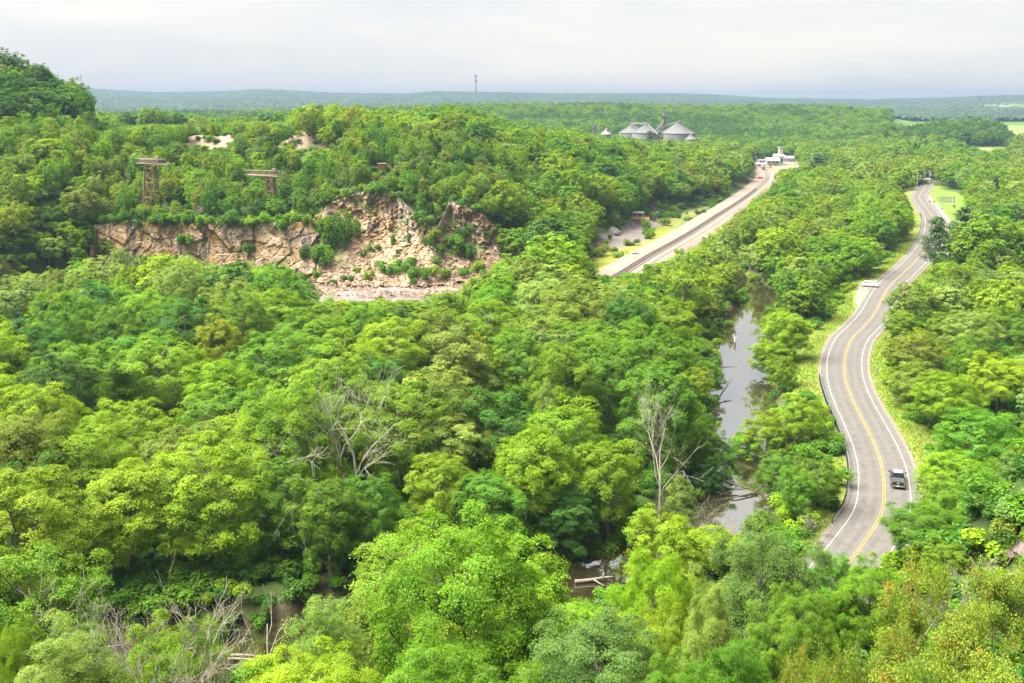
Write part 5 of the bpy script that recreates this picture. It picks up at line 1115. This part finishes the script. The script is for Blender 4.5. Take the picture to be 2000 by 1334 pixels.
# ------------------------------------------------------------------ grain bins
BIN = M('galvanised_bin', (.105, .11, .11), .6, (.085, .09, .09), .25, metal=.0, stretch=(1, 1, 6)); BINW = M('white_bin', (.2, .2, .195), .5, (.18, .18, .175), .3); LEGM = M('elevator_steel', (.16, .165, .165), .6, (.13, .135, .135), .5, metal=.3)
BINWALL_LIFT = M('bin_wall_shade_lift', (.20, .205, .205), .6, (.165, .17, .17), .25, stretch=(1, 1, 6))  # bin steel again, lightened in colour to offset the shade on the walls
def grain_bin(px, py_eave, py_apex, wpx, Y, label, mat, ribs=28):
    X, _, ze = at_y(px, py_eave, Y); za = at_y(px, py_apex, Y)[2]; r = wpx * proj(X, Y, ze)[2] / F / 2; zg = tz(X, Y); t = thing('grain_bin', label, 'grain bin', (X, Y, zg), 0, 'grain bins beyond the trees'); H = ze - zg; n = 36
    prof = [];  k = 0
    while k * .55 < H: prof.append((r + (.10 if k % 2 else 0), k * .55)); k += 1
    MB().lathe(prof + [(r, H)], n).build('wall', BINWALL_LIFT if mat is BIN else mat, t); rf = MB().lathe([(r + .35, H - .1), (r * .5, H + (za - ze) * .5), (1.0, za - zg - .2)], n).build('roof', mat, t)
    for k in range(ribs): a = 2 * math.pi * k / ribs; MB().tube([((r + .3) * math.cos(a), (r + .3) * math.sin(a), H + .05), (1.1 * math.cos(a), 1.1 * math.sin(a), za - zg)], .14, 3).build('roof_rib', mat, rf)
    MB().lathe([(1.2, za - zg - .3), (1.2, za - zg + .8), (.2, za - zg + 1.4)], 12).build('cap', mat, rf); MB().lathe([(r + .1, H - .3), (r + .5, H - .3), (r + .5, H), (r + .1, H)], n).build('eave_ring', mat, t)
    m = MB()
    for s in (-.3, .3): m.tube([(s, -r - .3, .5), (s, -r - .3, H)], .06, 4)
    for k in range(int(H / .6)): m.tube([(-.3, -r - .3, .6 + k * .6), (.3, -r - .3, .6 + k * .6)], .04, 3)
    m.build('ladder', LEGM, t)
grain_bin(1325, 260, 240, 66, 985, 'largest grain bin with pale ribbed cone roof, rightmost', BIN, 36); grain_bin(1237, 259, 243, 56, 1010, 'left grey grain bin beside the small white bin', BIN, 30); grain_bin(1262, 259, 244, 54, 985, 'middle grey grain bin left of the elevator tower', BIN, 30); grain_bin(1184, 262, 253.5, 21, 975, 'small bright white grain bin at the left end', BINW, 14); grain_bin(1350, 272, 263, 24, 955, 'small grey grain bin at foot of the largest bin', BIN, 12)
def lattice(t, w0, w1, h, n, r, mat, cx_=0, cy_=0):
    def pt(i, z): w = w0 + (w1 - w0) * z / h; return (cx_ + w / 2 * (1, 1, -1, -1)[i], cy_ + w / 2 * (1, -1, -1, 1)[i], z)
    for i in range(4): bar(t, 'leg', pt(i, -1), pt(i, h), r, mat)
    for k in range(n):
        z0, z1 = h * k / n, h * (k + 1) / n; m = MB()
        for i in range(4): m.tube([pt(i, z0), pt((i + 1) % 4, z1)], r * .6, 4); m.tube([pt(i, z1), pt((i + 1) % 4, z1)], r * .6, 4)
        m.build('brace_bay', mat, t)
Xe, _, zt_ = at_y(1299, 218, 1000); zg = tz(Xe, 1000); t = thing('grain_elevator', 'tall lattice grain elevator tower between the bins', 'grain elevator', (Xe, 1000, zg)); H = zt_ - zg; lattice(t, 4.6, 4.2, H - 4, 9, .22, LEGM)
MB().box((0, 0, H - 2.2), (4.0, 3.4, 3.6), 0, .8).build('head_house', LEGM, t); MB().box((0, 0, H - 4.2), (6.6, 5.4, .3)).build('platform', LEGM, t); MB().box((0, .2, (H - 4) / 2), (.8, .6, H - 4)).build('leg_casing', BIN, t); MB().lathe([(.9, 0), (1.1, 1.2), (.1, 2.0)], 10, (.4, 0, H - .6)).build('cap', BIN, t)
def spout(name, a, b, label, w=.55):
    A = at_y(*a); B = at_y(*b); mid = [(A[k] + B[k]) / 2 for k in range(3)]; zg = tz(mid[0], mid[1]); t = thing(name, label, 'conveyor', (mid[0], mid[1], zg)); A = [A[0] - mid[0], A[1] - mid[1], A[2] - zg]; B = [B[0] - mid[0], B[1] - mid[1], B[2] - zg]
    MB().tube([A, B], w, 6).build('casing', BIN, t); bar(t, 'walkway_rail', (A[0], A[1] - .9, A[2] + 1.3), (B[0], B[1] - .9, B[2] + 1.3), .12, LEGM); bar(t, 'walkway', (A[0], A[1] - .9, A[2]), (B[0], B[1] - .9, B[2]), .25, LEGM)
    for k in (0.05, .35, .65, .95): p = [A[i] + (B[i] - A[i]) * k for i in range(3)]; bar(t, 'support', (p[0], p[1], p[2] - (3 if k in (.35, .65) else 1.5)), (p[0], p[1], p[2]), .15, LEGM)
spout('overhead_conveyor', (1297, 247, 1000), (1323, 238.5, 985), 'overhead conveyor from the elevator tower to the largest bin'); spout('overhead_conveyor', (1230, 241.5, 1008), (1262, 243, 987), 'flat overhead conveyor joining the two grey bins'); spout('downspout', (1297, 236, 999), (1278, 259, 975), 'steep pale downspout left of the elevator tower', .7); spout('downspout', (1293, 245, 999), (1283, 262, 970), 'short steep downspout right of the longer one', .5); spout('overhead_conveyor', (1264, 243, 986), (1285, 263, 970), 'sloping conveyor down the right side of the middle bin')
Xe, _, zt_ = at_y(1162, 243, 985); zg = tz(Xe, 985); t = thing('grain_elevator', 'small pale elevator leg left of the white bin', 'grain elevator', (Xe, 985, zg)); lattice(t, 2.6, 2.4, zt_ - zg - 2, 6, .16, LEGM); MB().box((0, 0, (zt_ - zg) / 2), (1.5, 1.5, zt_ - zg - 1)).build('leg_casing', BIN, t); MB().lathe([(.9, 0), (1.2, 1), (.9, 2), (.1, 2.3)], 10, (0, 0, zt_ - zg - 2)).build('head', BIN, t); bar(t, 'spout', (0, 0, zt_ - zg - 1), (9, -4, zt_ - zg - 9), .3, LEGM)
# cell tower on the hill + thin mast on the left dome
Xe, _, zt_ = at_y(929, 146, 1850); zg = tz(Xe, 1850); t = thing('cell_tower', 'tall thin cell tower rising above the wooded hill', 'cell tower', (Xe, 1850, zg)); H = zt_ - zg; TOWS = M('tower_steel', (.24, .27, .28), .6, (.2, .23, .24), .3); lattice(t, 4.2, 1.3, H, 14, .34, TOWS)
for z_ in (H - 1.5, H - 10):
    MB().lathe([(.4, -.3), (2.6, -.3), (2.6, .3), (.4, .3)], 12, (0, 0, z_)).build('platform', TOWS, t)
    for k in range(9): a = 2 * math.pi * k / 9; MB().box((2.5 * math.cos(a), 2.5 * math.sin(a), z_ + .4), (.5, .5, 2.2), a).build('antenna', TOWS, t)
Xe, _, zt_ = at_y(157, 146, 520); zg = tz(Xe, 520); t = thing('radio_mast', 'faint thin radio mast behind the dark wooded dome', 'mast', (Xe, 520, zg)); lattice(t, .5, .3, zt_ - zg, 12, .03, TOWS); MB().tube([(0, 0, zt_ - zg), (0, 0, zt_ - zg + 2)], .04, 5).build('antenna', TOWS, t); MB().box((0, 0, zt_ - zg - 1), (2.0, .1, .1)).build('crossbar', TOWS, t)

# ------------------------------------------------------------------ dead trees, logs
def dead_tree(px, pyt, pyb_, label, seed, spread, levels, trunks, r0, kids, lean=(0, 0), mat=None, Y=None, droop=0.0, name='dead_tree', cat='dead tree'):
    x, y, z = hit(px, pyb_, 60, 400) if Y is None else (at_y(px, pyb_, Y)[0], Y, tz(at_y(px, pyb_, Y)[0], Y)); h = at_y(px, pyt, y)[2] - z; me = dead_mesh('branches', seed, h, spread, levels, trunks, r0, mat, kids, droop=droop)
    zs = max(v.co.z for v in me.vertices); t = thing(name, label, cat, (x, y, z)); o = link('branches', me, None, t); o.scale = (1, 1, h / zs); o.rotation_euler = (lean[0], lean[1], seed * .7); return t
dead_tree(685, 690, 930, 'large bare bleached dead tree with spreading limbs in the wood', 4, .95, 4, 3, .30, 4, Y=131); dead_tree(1288, 720, 985, 'tall slender pale dead tree left of the upper river', 9, .6, 4, 1, .25, 4, Y=140)
dead_tree(376, 1078, 1215, 'thin pale dead sapling in front of the dark wood at lower left', 3, .5, 3, 2, .12, 3, Y=103); dead_tree(492, 1128, 1285, 'leaning pale dead trunk beside the lower left pool', 12, .35, 2, 1, .16, 3, (0, -.35), Y=97); dead_tree(517, 1165, 1268, 'short broken dead trunk right of the leaning one', 6, .4, 2, 1, .17, 2, Y=99)
dead_tree(210, 1150, 1260, 'brushy grey dead shrub at lower left', 15, 1.0, 4, 5, .07, 4, mat=GREYTWIG, Y=74); dead_tree(330, 1240, 1400, 'tangle of grey dead twigs in the lower left corner trees', 16, .75, 4, 5, .07, 4, mat=GREYTWIG, Y=50)
dead_tree(1400, 975, 1062, 'tan dead brush on the bank below the fallen branches', 26, 1.2, 4, 6, .08, 4, mat=GREYTWIG, Y=128); dead_tree(1588, 1000, 1062, 'pale dead stems beside the guardrail lower end', 27, .8, 3, 6, .06, 4, mat=GREYTWIG, Y=127); dead_tree(390, 395, 440, 'small bare grey tree above the cliff right of the rusty tower', 31, .9, 4, 2, .12, 4, Y=342); dead_tree(400, 505, 545, 'small white dead tree at the foot of the left cliff', 35, 1.0, 4, 2, .12, 4, Y=292); dead_tree(1840, 1045, 1120, 'bare grey sapling on the bluff below the road', 37, .8, 4, 2, .07, 4, mat=GREYTWIG, Y=66)
def log(pts, r, label, mat, name='fallen_log', cat='log', kids=()):
    o = pts[0]; t = thing(name, label, cat, o); P = [tuple(p[k] - o[k] for k in range(3)) for p in pts]; n = len(P); MB().tube(P, [r * (1 - .7 * k / (n - 1)) for k in range(n)], 7).build('trunk', mat, t)
    for kp, kr in kids: MB().tube([tuple(p[k] - o[k] for k in range(3)) for p in kp], [kr * (1 - .7 * k / (len(kp) - 1)) for k in range(len(kp))], 5).build('branch', mat, t)
def wp(px, py, z): x, y = at(px, py, z); return (x, y, z)
log([wp(1378, 930, 1.6), wp(1410, 938, 1.3), wp(1450, 950, .8), wp(1486, 962, .12)], .26, 'dark fallen limb lying across the bright pool', DARKWOOD, kids=[([wp(1460, 953, .7), wp(1430, 958, .5), wp(1404, 968, .1)], .14), ([wp(1480, 961, .3), wp(1440, 970, .3), wp(1395, 978, .1)], .17), ([wp(1478, 958, .4), wp(1490, 945, .9), wp(1495, 940, 1.1)], .06), ([wp(1480, 963, .2), wp(1488, 975, .2), wp(1500, 978, .2)], .05)])
log([wp(1398, 786, .3), wp(1410, 768, 1.0), wp(1433, 737, 2.6)], .22, 'leaning forked dark log at the left bank of the upper river', DARKWOOD, kids=[([wp(1415, 762, 1.2), wp(1425, 740, 2.4), wp(1428, 735, 2.6)], .12)]); log([wp(1436, 678, -.4), wp(1435, 668, 1.0), wp(1433, 652, 2.4)], .28, 'pale dead stump standing in the upper river', DEADWOOD, 'river_stump', 'stump', [([wp(1435, 662, 1.5), wp(1440, 656, 2.1)], .14)])
log([wp(1123, 1136, .3), wp(1150, 1133, .35), wp(1178, 1128, .5), wp(1196, 1126, .6)], .26, 'pale driftwood log on the bank of the brown pool', GREYTWIG, kids=[([wp(1160, 1132, .4), wp(1172, 1140, .3), wp(1180, 1143, .2)], .12), ([wp(1175, 1129, .5), wp(1180, 1120, 1.0)], .1)]); log([wp(440, 1280, .5), wp(475, 1279, .5), wp(505, 1281, .4)], .2, 'pale straight log at the edge of lower left pool', GREYTWIG); log([wp(440, 1286, .3), wp(478, 1287, .3), wp(502, 1288, .25)], .17, 'lower pale straight log beside the first one', GREYTWIG); log([wp(1408, 716, .15), wp(1440, 714, .12)], .12, 'thin sunken branch breaking the upper river surface', GREYTWIG); log([wp(565, 1292, .25), wp(590, 1284, .3)], .16, 'short log at the lower left pool right side', DEADWOOD)

# ------------------------------------------------------------------ conifers
def conifer(px, pyt, w, Y, kind, label, group=None, h=None):
    X, _, zt = at_y(px, pyt, Y); zg = tz(X, Y); H = zt - zg; dep = float(proj(X, Y, zt)[2]); d = w * dep / F; me, tm = {'spruce': SPRUCE, 'pine': PINE, 'pine2': PINE2}[kind]; t = thing('conifer_tree' if kind == 'spruce' else 'pine_tree', label, 'tree', (X, Y, zg), random.uniform(0, 6), group); s = d / (6.6 if kind == 'spruce' else 8.2); t.scale = (s, s, H / 16); c = link('crown', me, None, t); dress(c, NEEDLEM['spruce' if kind == 'spruce' else 'pine']); link('trunk', tm, None, t)
for a in [(1833, 424, 62, 338, 'pine', 'open white pine standing before the far road bend'), (1886, 404, 78, 345, 'pine2', 'larger dark pine right of the roadside pine'), (1862, 432, 50, 372, 'pine', 'small pine between the two roadside pines'), (1946, 345, 32, 560, 'spruce', 'narrow dark spruce at right beyond the lawn'), (1988, 416, 40, 420, 'spruce', 'dark spruce at the right edge below the narrow spruce'), (1935, 415, 50, 400, 'pine', 'pine behind the larger dark pine'), (32, 608, 70, 205, 'spruce', 'dark conifer at the left edge of the valley'), (85, 590, 70, 225, 'spruce', 'second dark conifer from the left edge'), (135, 612, 60, 232, 'pine', 'feathery pine right of the dark left conifers'), (1269, 256, 30, 880, 'pine2', 'dark pine in front of the middle grain bin'), (1352, 283, 44, 820, 'pine2', 'dark pine below the largest grain bin'), (1597, 300, 50, 800, 'pine2', 'dark pine right of the village'), (1730, 470, 24, 420, 'spruce', 'slim conifer among the trees left of the road bend'), (350, 372, 30, 356, 'pine', 'thin pine right of the rusty conveyor tower'), (842, 372, 40, 366, 'pine', 'pine above the second rock buttress'), (880, 345, 46, 372, 'pine2', 'broad pine above the right end of the quarry')]: conifer(*a)

# ------------------------------------------------------------------ gnarled cedars at lower right
def cedar_mesh(seed):
    rng = random.Random(seed); nr = np.random.default_rng(seed); mb = MB(); tips = []
    def br(p, d, ln, r, lv):
        pts = [p]; rr = [r]; n = 5
        for k in range(n):
            d = (d + Vector((rng.gauss(0, .22), rng.gauss(0, .22), rng.gauss(.02, .16)))).normalized(); p = p + d * ln / n; pts.append(p); rr.append(max(.008, r * (1 - .7 * (k + 1) / n)))
            if lv <= 1: tips.append((p.copy(), d.copy()))
        mb.tube(pts, rr, 5 if lv > 1 else 3, cap=False)
        if lv == 0: return
        for k in range(5 if lv == 3 else 4):
            t = rng.uniform(.35, 1); i = min(int(t * n), n - 1); q = pts[i].lerp(pts[i + 1], t * n - i); ax = d.cross(Vector((rng.gauss(0, 1), rng.gauss(0, 1), rng.gauss(0, .5)))).normalized(); br(q, (d * .6 + ax * .8 + Vector((0, 0, .1))).normalized(), ln * rng.uniform(.45, .68), rr[i] * .6, lv - 1)
    for k in range(3): a = rng.uniform(0, 6.28); br(Vector((0, 0, -.6)), Vector((math.cos(a) * .55, math.sin(a) * .55, .9)).normalized(), 3.6, .17, 3)
    T = [t for t in tips if rng.random() < .72 and t[0].z > .7]; P = np.array([t[0] for t in T]); D = np.array([t[1] for t in T]); nL = 34
    off = nr.normal(size=(len(P), nL, 3)) * [.2, .2, .13]; pos = (P[:, None] + off).reshape(-1, 3); Nn = unit(nr.normal(size=pos.shape) * .8 + [0, 0, .5]); rust = np.repeat(nr.random(len(P)) < .08, nL); tint = np.clip(np.repeat(.5 + .2 * nr.normal(size=len(P)), nL) + .18 * nr.normal(size=len(pos)), 0, 1)
    V, Q, A = cards(pos, Nn, .125, .05, nr, tint); me = mesh_np('foliage', V, Q, {'tint': A}); me.materials.append(NEEDLEM['cedar']); me.materials.append(NEEDLEM['rust']); me.polygons.foreach_set('material_index', rust.astype(np.int32)); bm_ = mb.mesh('limbs', True); bm_.materials.append(DEADWOOD); return me, bm_, float(np.max(np.abs(P[:, :2]))), float(P[:, 2].max())
CED = [cedar_mesh(71), cedar_mesh(78)]
for k, (px, pyt, w, Y, lb) in enumerate([(1850, 1105, 300, 50, 'olive gnarled cedar in front of the pink boulders'), (1985, 1100, 240, 54, 'olive cedar with pale bare limb at the right edge'), (1730, 1195, 280, 43, 'rust-tinged cedar left of the largest gnarled cedar'), (1915, 1225, 330, 38, 'nearest cedar with dark twisted limb at lower right corner'), (1570, 1270, 190, 42, 'small rusty cedar among green trees at bottom'), (1790, 1270, 260, 36, 'low cedar at the bottom edge below the rust-tinged one'), (1660, 1255, 150, 44, 'thin orange-tipped cedar left of the low bottom cedar')]):
    X, _, zt = at_y(px, pyt, Y); zg = tz(X, Y); dep = float(proj(X, Y, zt)[2]); f_, l_, rad, top = CED[k % 2]; t = thing('cedar_tree', lb, 'tree', (X, Y, zg), k * 1.3, 'gnarled cedars on the bluff'); s = w * dep / F / 2 / rad * 1.15; t.scale = (s, s, max(.5 * s, (zt - zg) / top)); link('foliage', f_, None, t); link('limbs', l_, None, t)

# ------------------------------------------------------------------ shrubs on the rock and in the quarry, yard and verge
def shrub(px, py, wpx, hpx, col, label, group, y0=250, y1=700):
    x, y, z = hit(px, py, y0, y1); dep = float(proj(x, y, z)[2]); t = thing('shrub', label, 'shrub', (x, y - 1.3, z - .1), random.uniform(0, 6), group); s = wpx * dep / F / 3.0; t.scale = (s, s, hpx * dep / F / 2.2); c = link('foliage', random.choice(SHRUB), None, t); dress(c, LEAFM[col]); link('stem', SHSTEM, None, t)
SH_LIST = [(838, 485, 22, 22, 'deep', 'dark bush in the hollow beside the crag'), (700, 535, 18, 14, 'spring', 'small fresh green bush low on the left scree'), (860, 500, 26, 26, 'green', 'bush in the hollow between the buttresses'), (745, 520, 18, 14, 'sage', 'little grey-green bush mid scree'), (805, 520, 26, 22, 'spring', 'fresh green bush low on the spur slope'), (930, 440, 40, 26, 'green', 'bush on the falling crest of the second buttress'), (900, 420, 34, 24, 'deep', 'dark bush right of the second buttress top'), (868, 408, 34, 30, 'green', 'bush on top of the second buttress'), (680, 388, 30, 22, 'sage', 'grey-green bush at the left crest of the spur'), (775, 402, 30, 22, 'green', 'green bush on the crag shoulder'), (715, 384, 34, 24, 'green', 'green bush on the crag crest left of the dark one'), (365, 480, 44, 28, 'green', 'green bush on the ledge of the left cliff'), (610, 515, 46, 46, 'deep', 'dark bush at right end of the orange cliff'), (632, 520, 44, 44, 'green', 'green bush right of the dark cliff bush'), (662, 490, 46, 80, 'deep', 'tall dark shrub with pale stems beside the spur'), (690, 470, 34, 62, 'green', 'tall green shrub against the orange crag'), (640, 480, 40, 60, 'green', 'green shrub left of the tall dark shrub'), (622, 545, 26, 22, 'green', 'small bush at left end of the quarry floor'), (655, 556, 20, 14, 'deep', 'tiny dark bush on the gravel, leftmost'), (684, 552, 24, 16, 'deep', 'dark low bush on the scree foot'), (720, 548, 20, 24, 'lime', 'lime bush at the scree foot'), (760, 540, 30, 30, 'green', 'green bush at the middle of the scree foot'), (785, 535, 34, 32, 'green', 'broader green bush right of scree middle'), (820, 548, 44, 40, 'green', 'largest rounded bush at the scree foot'), (808, 562, 16, 22, 'deep', 'small dark bush in front of the largest bush'), (845, 540, 26, 24, 'lime', 'lime bush right of the largest bush'), (870, 545, 30, 24, 'olive', 'olive bush at the right of the scree foot'), (905, 540, 30, 20, 'green', 'low green bush near the right quarry edge'), (935, 530, 34, 30, 'lime', 'lime bush at the right quarry edge'), (768, 480, 12, 30, 'green', 'slim bush on the crag face'), (800, 475, 10, 22, 'green', 'thin bush on the crag edge'), (780, 495, 14, 16, 'green', 'small bush under the crag'), (730, 490, 24, 16, 'sage', 'grey-green patch bush on the upper scree'), (710, 505, 12, 22, 'green', 'narrow bush on the scree gully'), (850, 515, 20, 16, 'sage', 'grey-green bush right of the crag foot'), (890, 495, 46, 40, 'green', 'wide green bush between the two buttresses'), (915, 510, 30, 40, 'deep', 'dark tall bush below the second buttress'), (900, 470, 34, 34, 'deep', 'dark bush on the slope of the second buttress'), (835, 450, 40, 30, 'green', 'green bush on top of the crag slope'), (820, 430, 34, 26, 'green', 'bush behind the crag top'), (850, 470, 30, 24, 'lime', 'lime bush behind the crag slope'), (843, 430, 20, 50, 'deep', 'upright dark bush left of the second buttress'), (740, 400, 40, 18, 'sage', 'grey-green bush on the crag crest'), (700, 400, 24, 18, 'sage', 'small bush on the orange bare patch'), (560, 455, 40, 24, 'green', 'bush hanging over the cliff rim right of middle'), (450, 452, 44, 34, 'deep', 'dark bush hanging over the cliff rim in the middle'), (300, 436, 30, 18, 'green', 'bush on the left cliff rim'), (340, 438, 34, 18, 'green', 'second bush on the left cliff rim'), (400, 440, 34, 18, 'green', 'third bush on the cliff rim'), (500, 445, 40, 22, 'lime', 'lime bush on the cliff rim'), (490, 500, 30, 26, 'green', 'bush at the foot of the left cliff'), (950, 470, 26, 20, 'green', 'bush on the right buttress top'), (745, 385, 40, 26, 'deep', 'dark bush crowning the crag top')]
for a in SH_LIST: shrub(*a, 'shrubs on the quarry rock', 300, 420)
rs = random.Random(5)
for k in range(26):
    shrub(212 + k * 16.5 + rs.uniform(-5, 5), rs.uniform(436, 447), rs.uniform(18, 36), rs.uniform(14, 30), rs.choice(['green', 'deep', 'spring', 'green']), ('leftmost' if k == 0 else 'rightmost' if k == 25 else ('%d%s' % (k + 1, {2: 'nd', 3: 'rd', 22: 'nd', 23: 'rd', 21: 'st'}.get(k + 1, 'th')))) + ' from left' * (0 < k < 25) + ' of the low bushes along the left cliff rim', 'low bushes along the cliff rim', 322, 420)
for a in [(1985, 1020, 90, 50, 'green', 'wide green shrub above the boulders at the right edge'), (1950, 1030, 70, 50, 'olive', 'olive shrub left above the pale boulder'), (1995, 1050, 50, 36, 'spring', 'fresh green shrub touching the right frame edge by the boulders'), (1935, 1065, 60, 44, 'deep', 'dark shrub left of the boulders on the bluff'), (1960, 1005, 80, 46, 'sage', 'grey-green shrub on the slope top behind the boulders'), (1990, 990, 80, 44, 'green', 'green shrub highest on the slope at the right edge')]: shrub(*a, 'shrubs around the bluff boulders', 50, 140)
def rubble():
    n = 3000; g = np.random.default_rng(8); px = g.uniform(610, 985, n); py = 578 - 95 * np.abs(g.normal(size=n)) ** 1.2 * .55; d = np.stack([ray(a, c) for a, c in zip(px, py)]); ys = np.arange(285, 380, 1.0); P = []
    for k in range(n):
        xs = d[k, 0] / d[k, 1] * ys; zs = CAMZ + d[k, 2] / d[k, 1] * ys; yb_ = np.interp(xs, UP[:, 0], UP[:, 1]); yt_ = np.interp(xs, UP[:, 0], UP[:, 2]); zt_ = np.interp(xs, UP[:, 0], UP[:, 3]); T = np.clip((ys - yb_) / (yt_ - yb_), 0, 1); zz = 3.0 + (zt_ - 3.0) * (1 - (1 - T) ** (1 / face_ex(xs))); i = int(np.argmax(zs <= zz)); P.append((xs[i], ys[i], zz[i]))
    P = np.array(P); s = g.uniform(.08, .30, n) * (1 + 1.5 * (g.random(n) < .06)); base = np.array([(1, 1, -.6), (1, -1, -.5), (-1, -1, -.6), (-1, 1, -.5), (.7, .5, .6), (.5, -.8, .5), (-.7, -.5, .7), (-.5, .7, .5)]); q = np.array([(0, 3, 2, 1), (4, 5, 6, 7), (0, 1, 5, 4), (1, 2, 6, 5), (2, 3, 7, 6), (3, 0, 4, 7)]); q = q[:, ::-1]
    a = g.uniform(0, 6.28, n); ca, sa = np.cos(a)[:, None], np.sin(a)[:, None]; V = base[None] * (1 + .25 * g.normal(size=(n, 8, 3))) * s[:, None, None]; X = V[..., 0] * ca - V[..., 1] * sa; Y = V[..., 0] * sa + V[..., 1] * ca; V = np.stack([X, Y, V[..., 2]], -1) + (P + [0, -1.3, .5])[:, None]; Q = (q[None] + (np.arange(n) * 8)[:, None, None]).reshape(-1, 4)
    C = np.repeat(np.array([.29, .205, .14])[None] * g.uniform(.5, 1.2, (n, 1)), 8, 0); o = link('rubble', mesh_np('rubble', V.reshape(-1, 3), Q, {'stone': C}), attr_material('rubble_stone', 'stone', 3, .2)); tag(o, 'broken pinkish rock rubble strewn over the quarry scree', 'rubble', kind='stuff')
rubble()
for k, (px, py, w, h, c, lb) in enumerate([(1180, 480, 16, 14, 'olive', 'olive shrub at the left of the yard scrub'), (1192, 490, 26, 14, 'olive', 'wide olive shrub on the yard scrub'), (1190, 468, 10, 12, 'green', 'tiny green shrub before the gravel yard'), (1230, 478, 30, 14, 'olive', 'low olive shrub row before the gravel yard'), (1268, 465, 26, 20, 'green', 'green shrub right of the gravel yard'), (1262, 445, 18, 20, 'lime', 'lime shrub right of the flatbed trailer'), (1320, 425, 22, 12, 'deep', 'dark low shrub by the wood edge'), (1275, 430, 18, 24, 'pale', 'pale thin shrub beside the teal booth'), (1300, 440, 24, 16, 'olive', 'olive shrub between the two small upright trees'), (1340, 430, 26, 14, 'pale', 'pale shrub by the track side'), (1165, 500, 40, 24, 'olive', 'broad olive shrub at the left of the scrub'), (1205, 502, 28, 14, 'pale', 'pale shrub above the yellow grass strip'), (1150, 480, 40, 40, 'lime', 'lime shrub at the left end of the yard')]): shrub(px, py, w, h, c, lb, 'shrubs around the gravel yard', 330, 700)

# ------------------------------------------------------------------ verge grass (uncountable)
def verge_grass():
    rng = np.random.default_rng(3); n = 60000; i = rng.integers(0, len(ROADF) - 1, n); sd = rng.choice([-1, 1], n); off = sd * (5.15 + np.abs(rng.normal(size=n)) * 3.2 + rng.uniform(0, 1, n)); t = np.gradient(ROADF[:, :2], axis=0); t /= np.linalg.norm(t, axis=1)[:, None]; p = ROADF[i, :2] + np.stack([t[i, 1], -t[i, 0]], 1) * off[:, None] + rng.normal(size=(n, 2)) * .6
    d, _ = poly_dist(p[:, 0], p[:, 1], ROADc); k = (d > 5.0) & (p[:, 1] < 420) & (p[:, 1] > 110); k &= ~in_poly(*proj(p[:, 0], p[:, 1], np.full(len(p), ROADZ))[:2], [(1668, 545), (1745, 538), (1735, 600), (1690, 612), (1664, 595)]); p = p[k]; n = len(p); z = terrain(p[:, 0], p[:, 1]); h = rng.uniform(.12, .42, n); a = rng.uniform(0, 6.28, n); w = rng.uniform(.06, .14, n); V = np.empty((n, 3, 3)); V[:, 0] = np.column_stack([p[:, 0] - np.cos(a) * w, p[:, 1] - np.sin(a) * w, z - .03]); V[:, 1] = np.column_stack([p[:, 0] + np.cos(a) * w, p[:, 1] + np.sin(a) * w, z - .03]); V[:, 2] = np.column_stack([p[:, 0] + rng.normal(size=n) * .12, p[:, 1] + rng.normal(size=n) * .12, z + h])
    me = mesh_np('verge_grass', V.reshape(-1, 3), np.arange(3 * n).reshape(n, 3), {'tint': np.repeat(rng.uniform(.2, .8, n), 3)}); o = link('verge_grass', me, leaf_material('grass_blade', (.135, .205, .014), .35)); tag(o, 'yellow-green grass along the road verges', 'grass', kind='stuff')
verge_grass()

# ------------------------------------------------------------------ haze
HAZE_DENSITY = 1.45e-4
mb = MB(); mb.box((0, 4600, 62), (23000, 9800, 136)); hz = mb.mesh('haze')
hm = bpy.data.materials.new('haze_air'); hm.use_nodes = True; hm.node_tree.nodes.clear()
_o = hm.node_tree.nodes.new('ShaderNodeOutputMaterial'); _v = hm.node_tree.nodes.new('ShaderNodeVolumePrincipled')
_v.inputs['Color'].default_value = (.175, .235, .345, 1); _v.inputs['Density'].default_value = HAZE_DENSITY; _v.inputs['Anisotropy'].default_value = 0.1
hm.node_tree.links.new(_v.outputs[0], _o.inputs['Volume'])
tag(link('haze', hz, hm), 'thin blue summer haze over the valley', 'haze', kind='stuff')
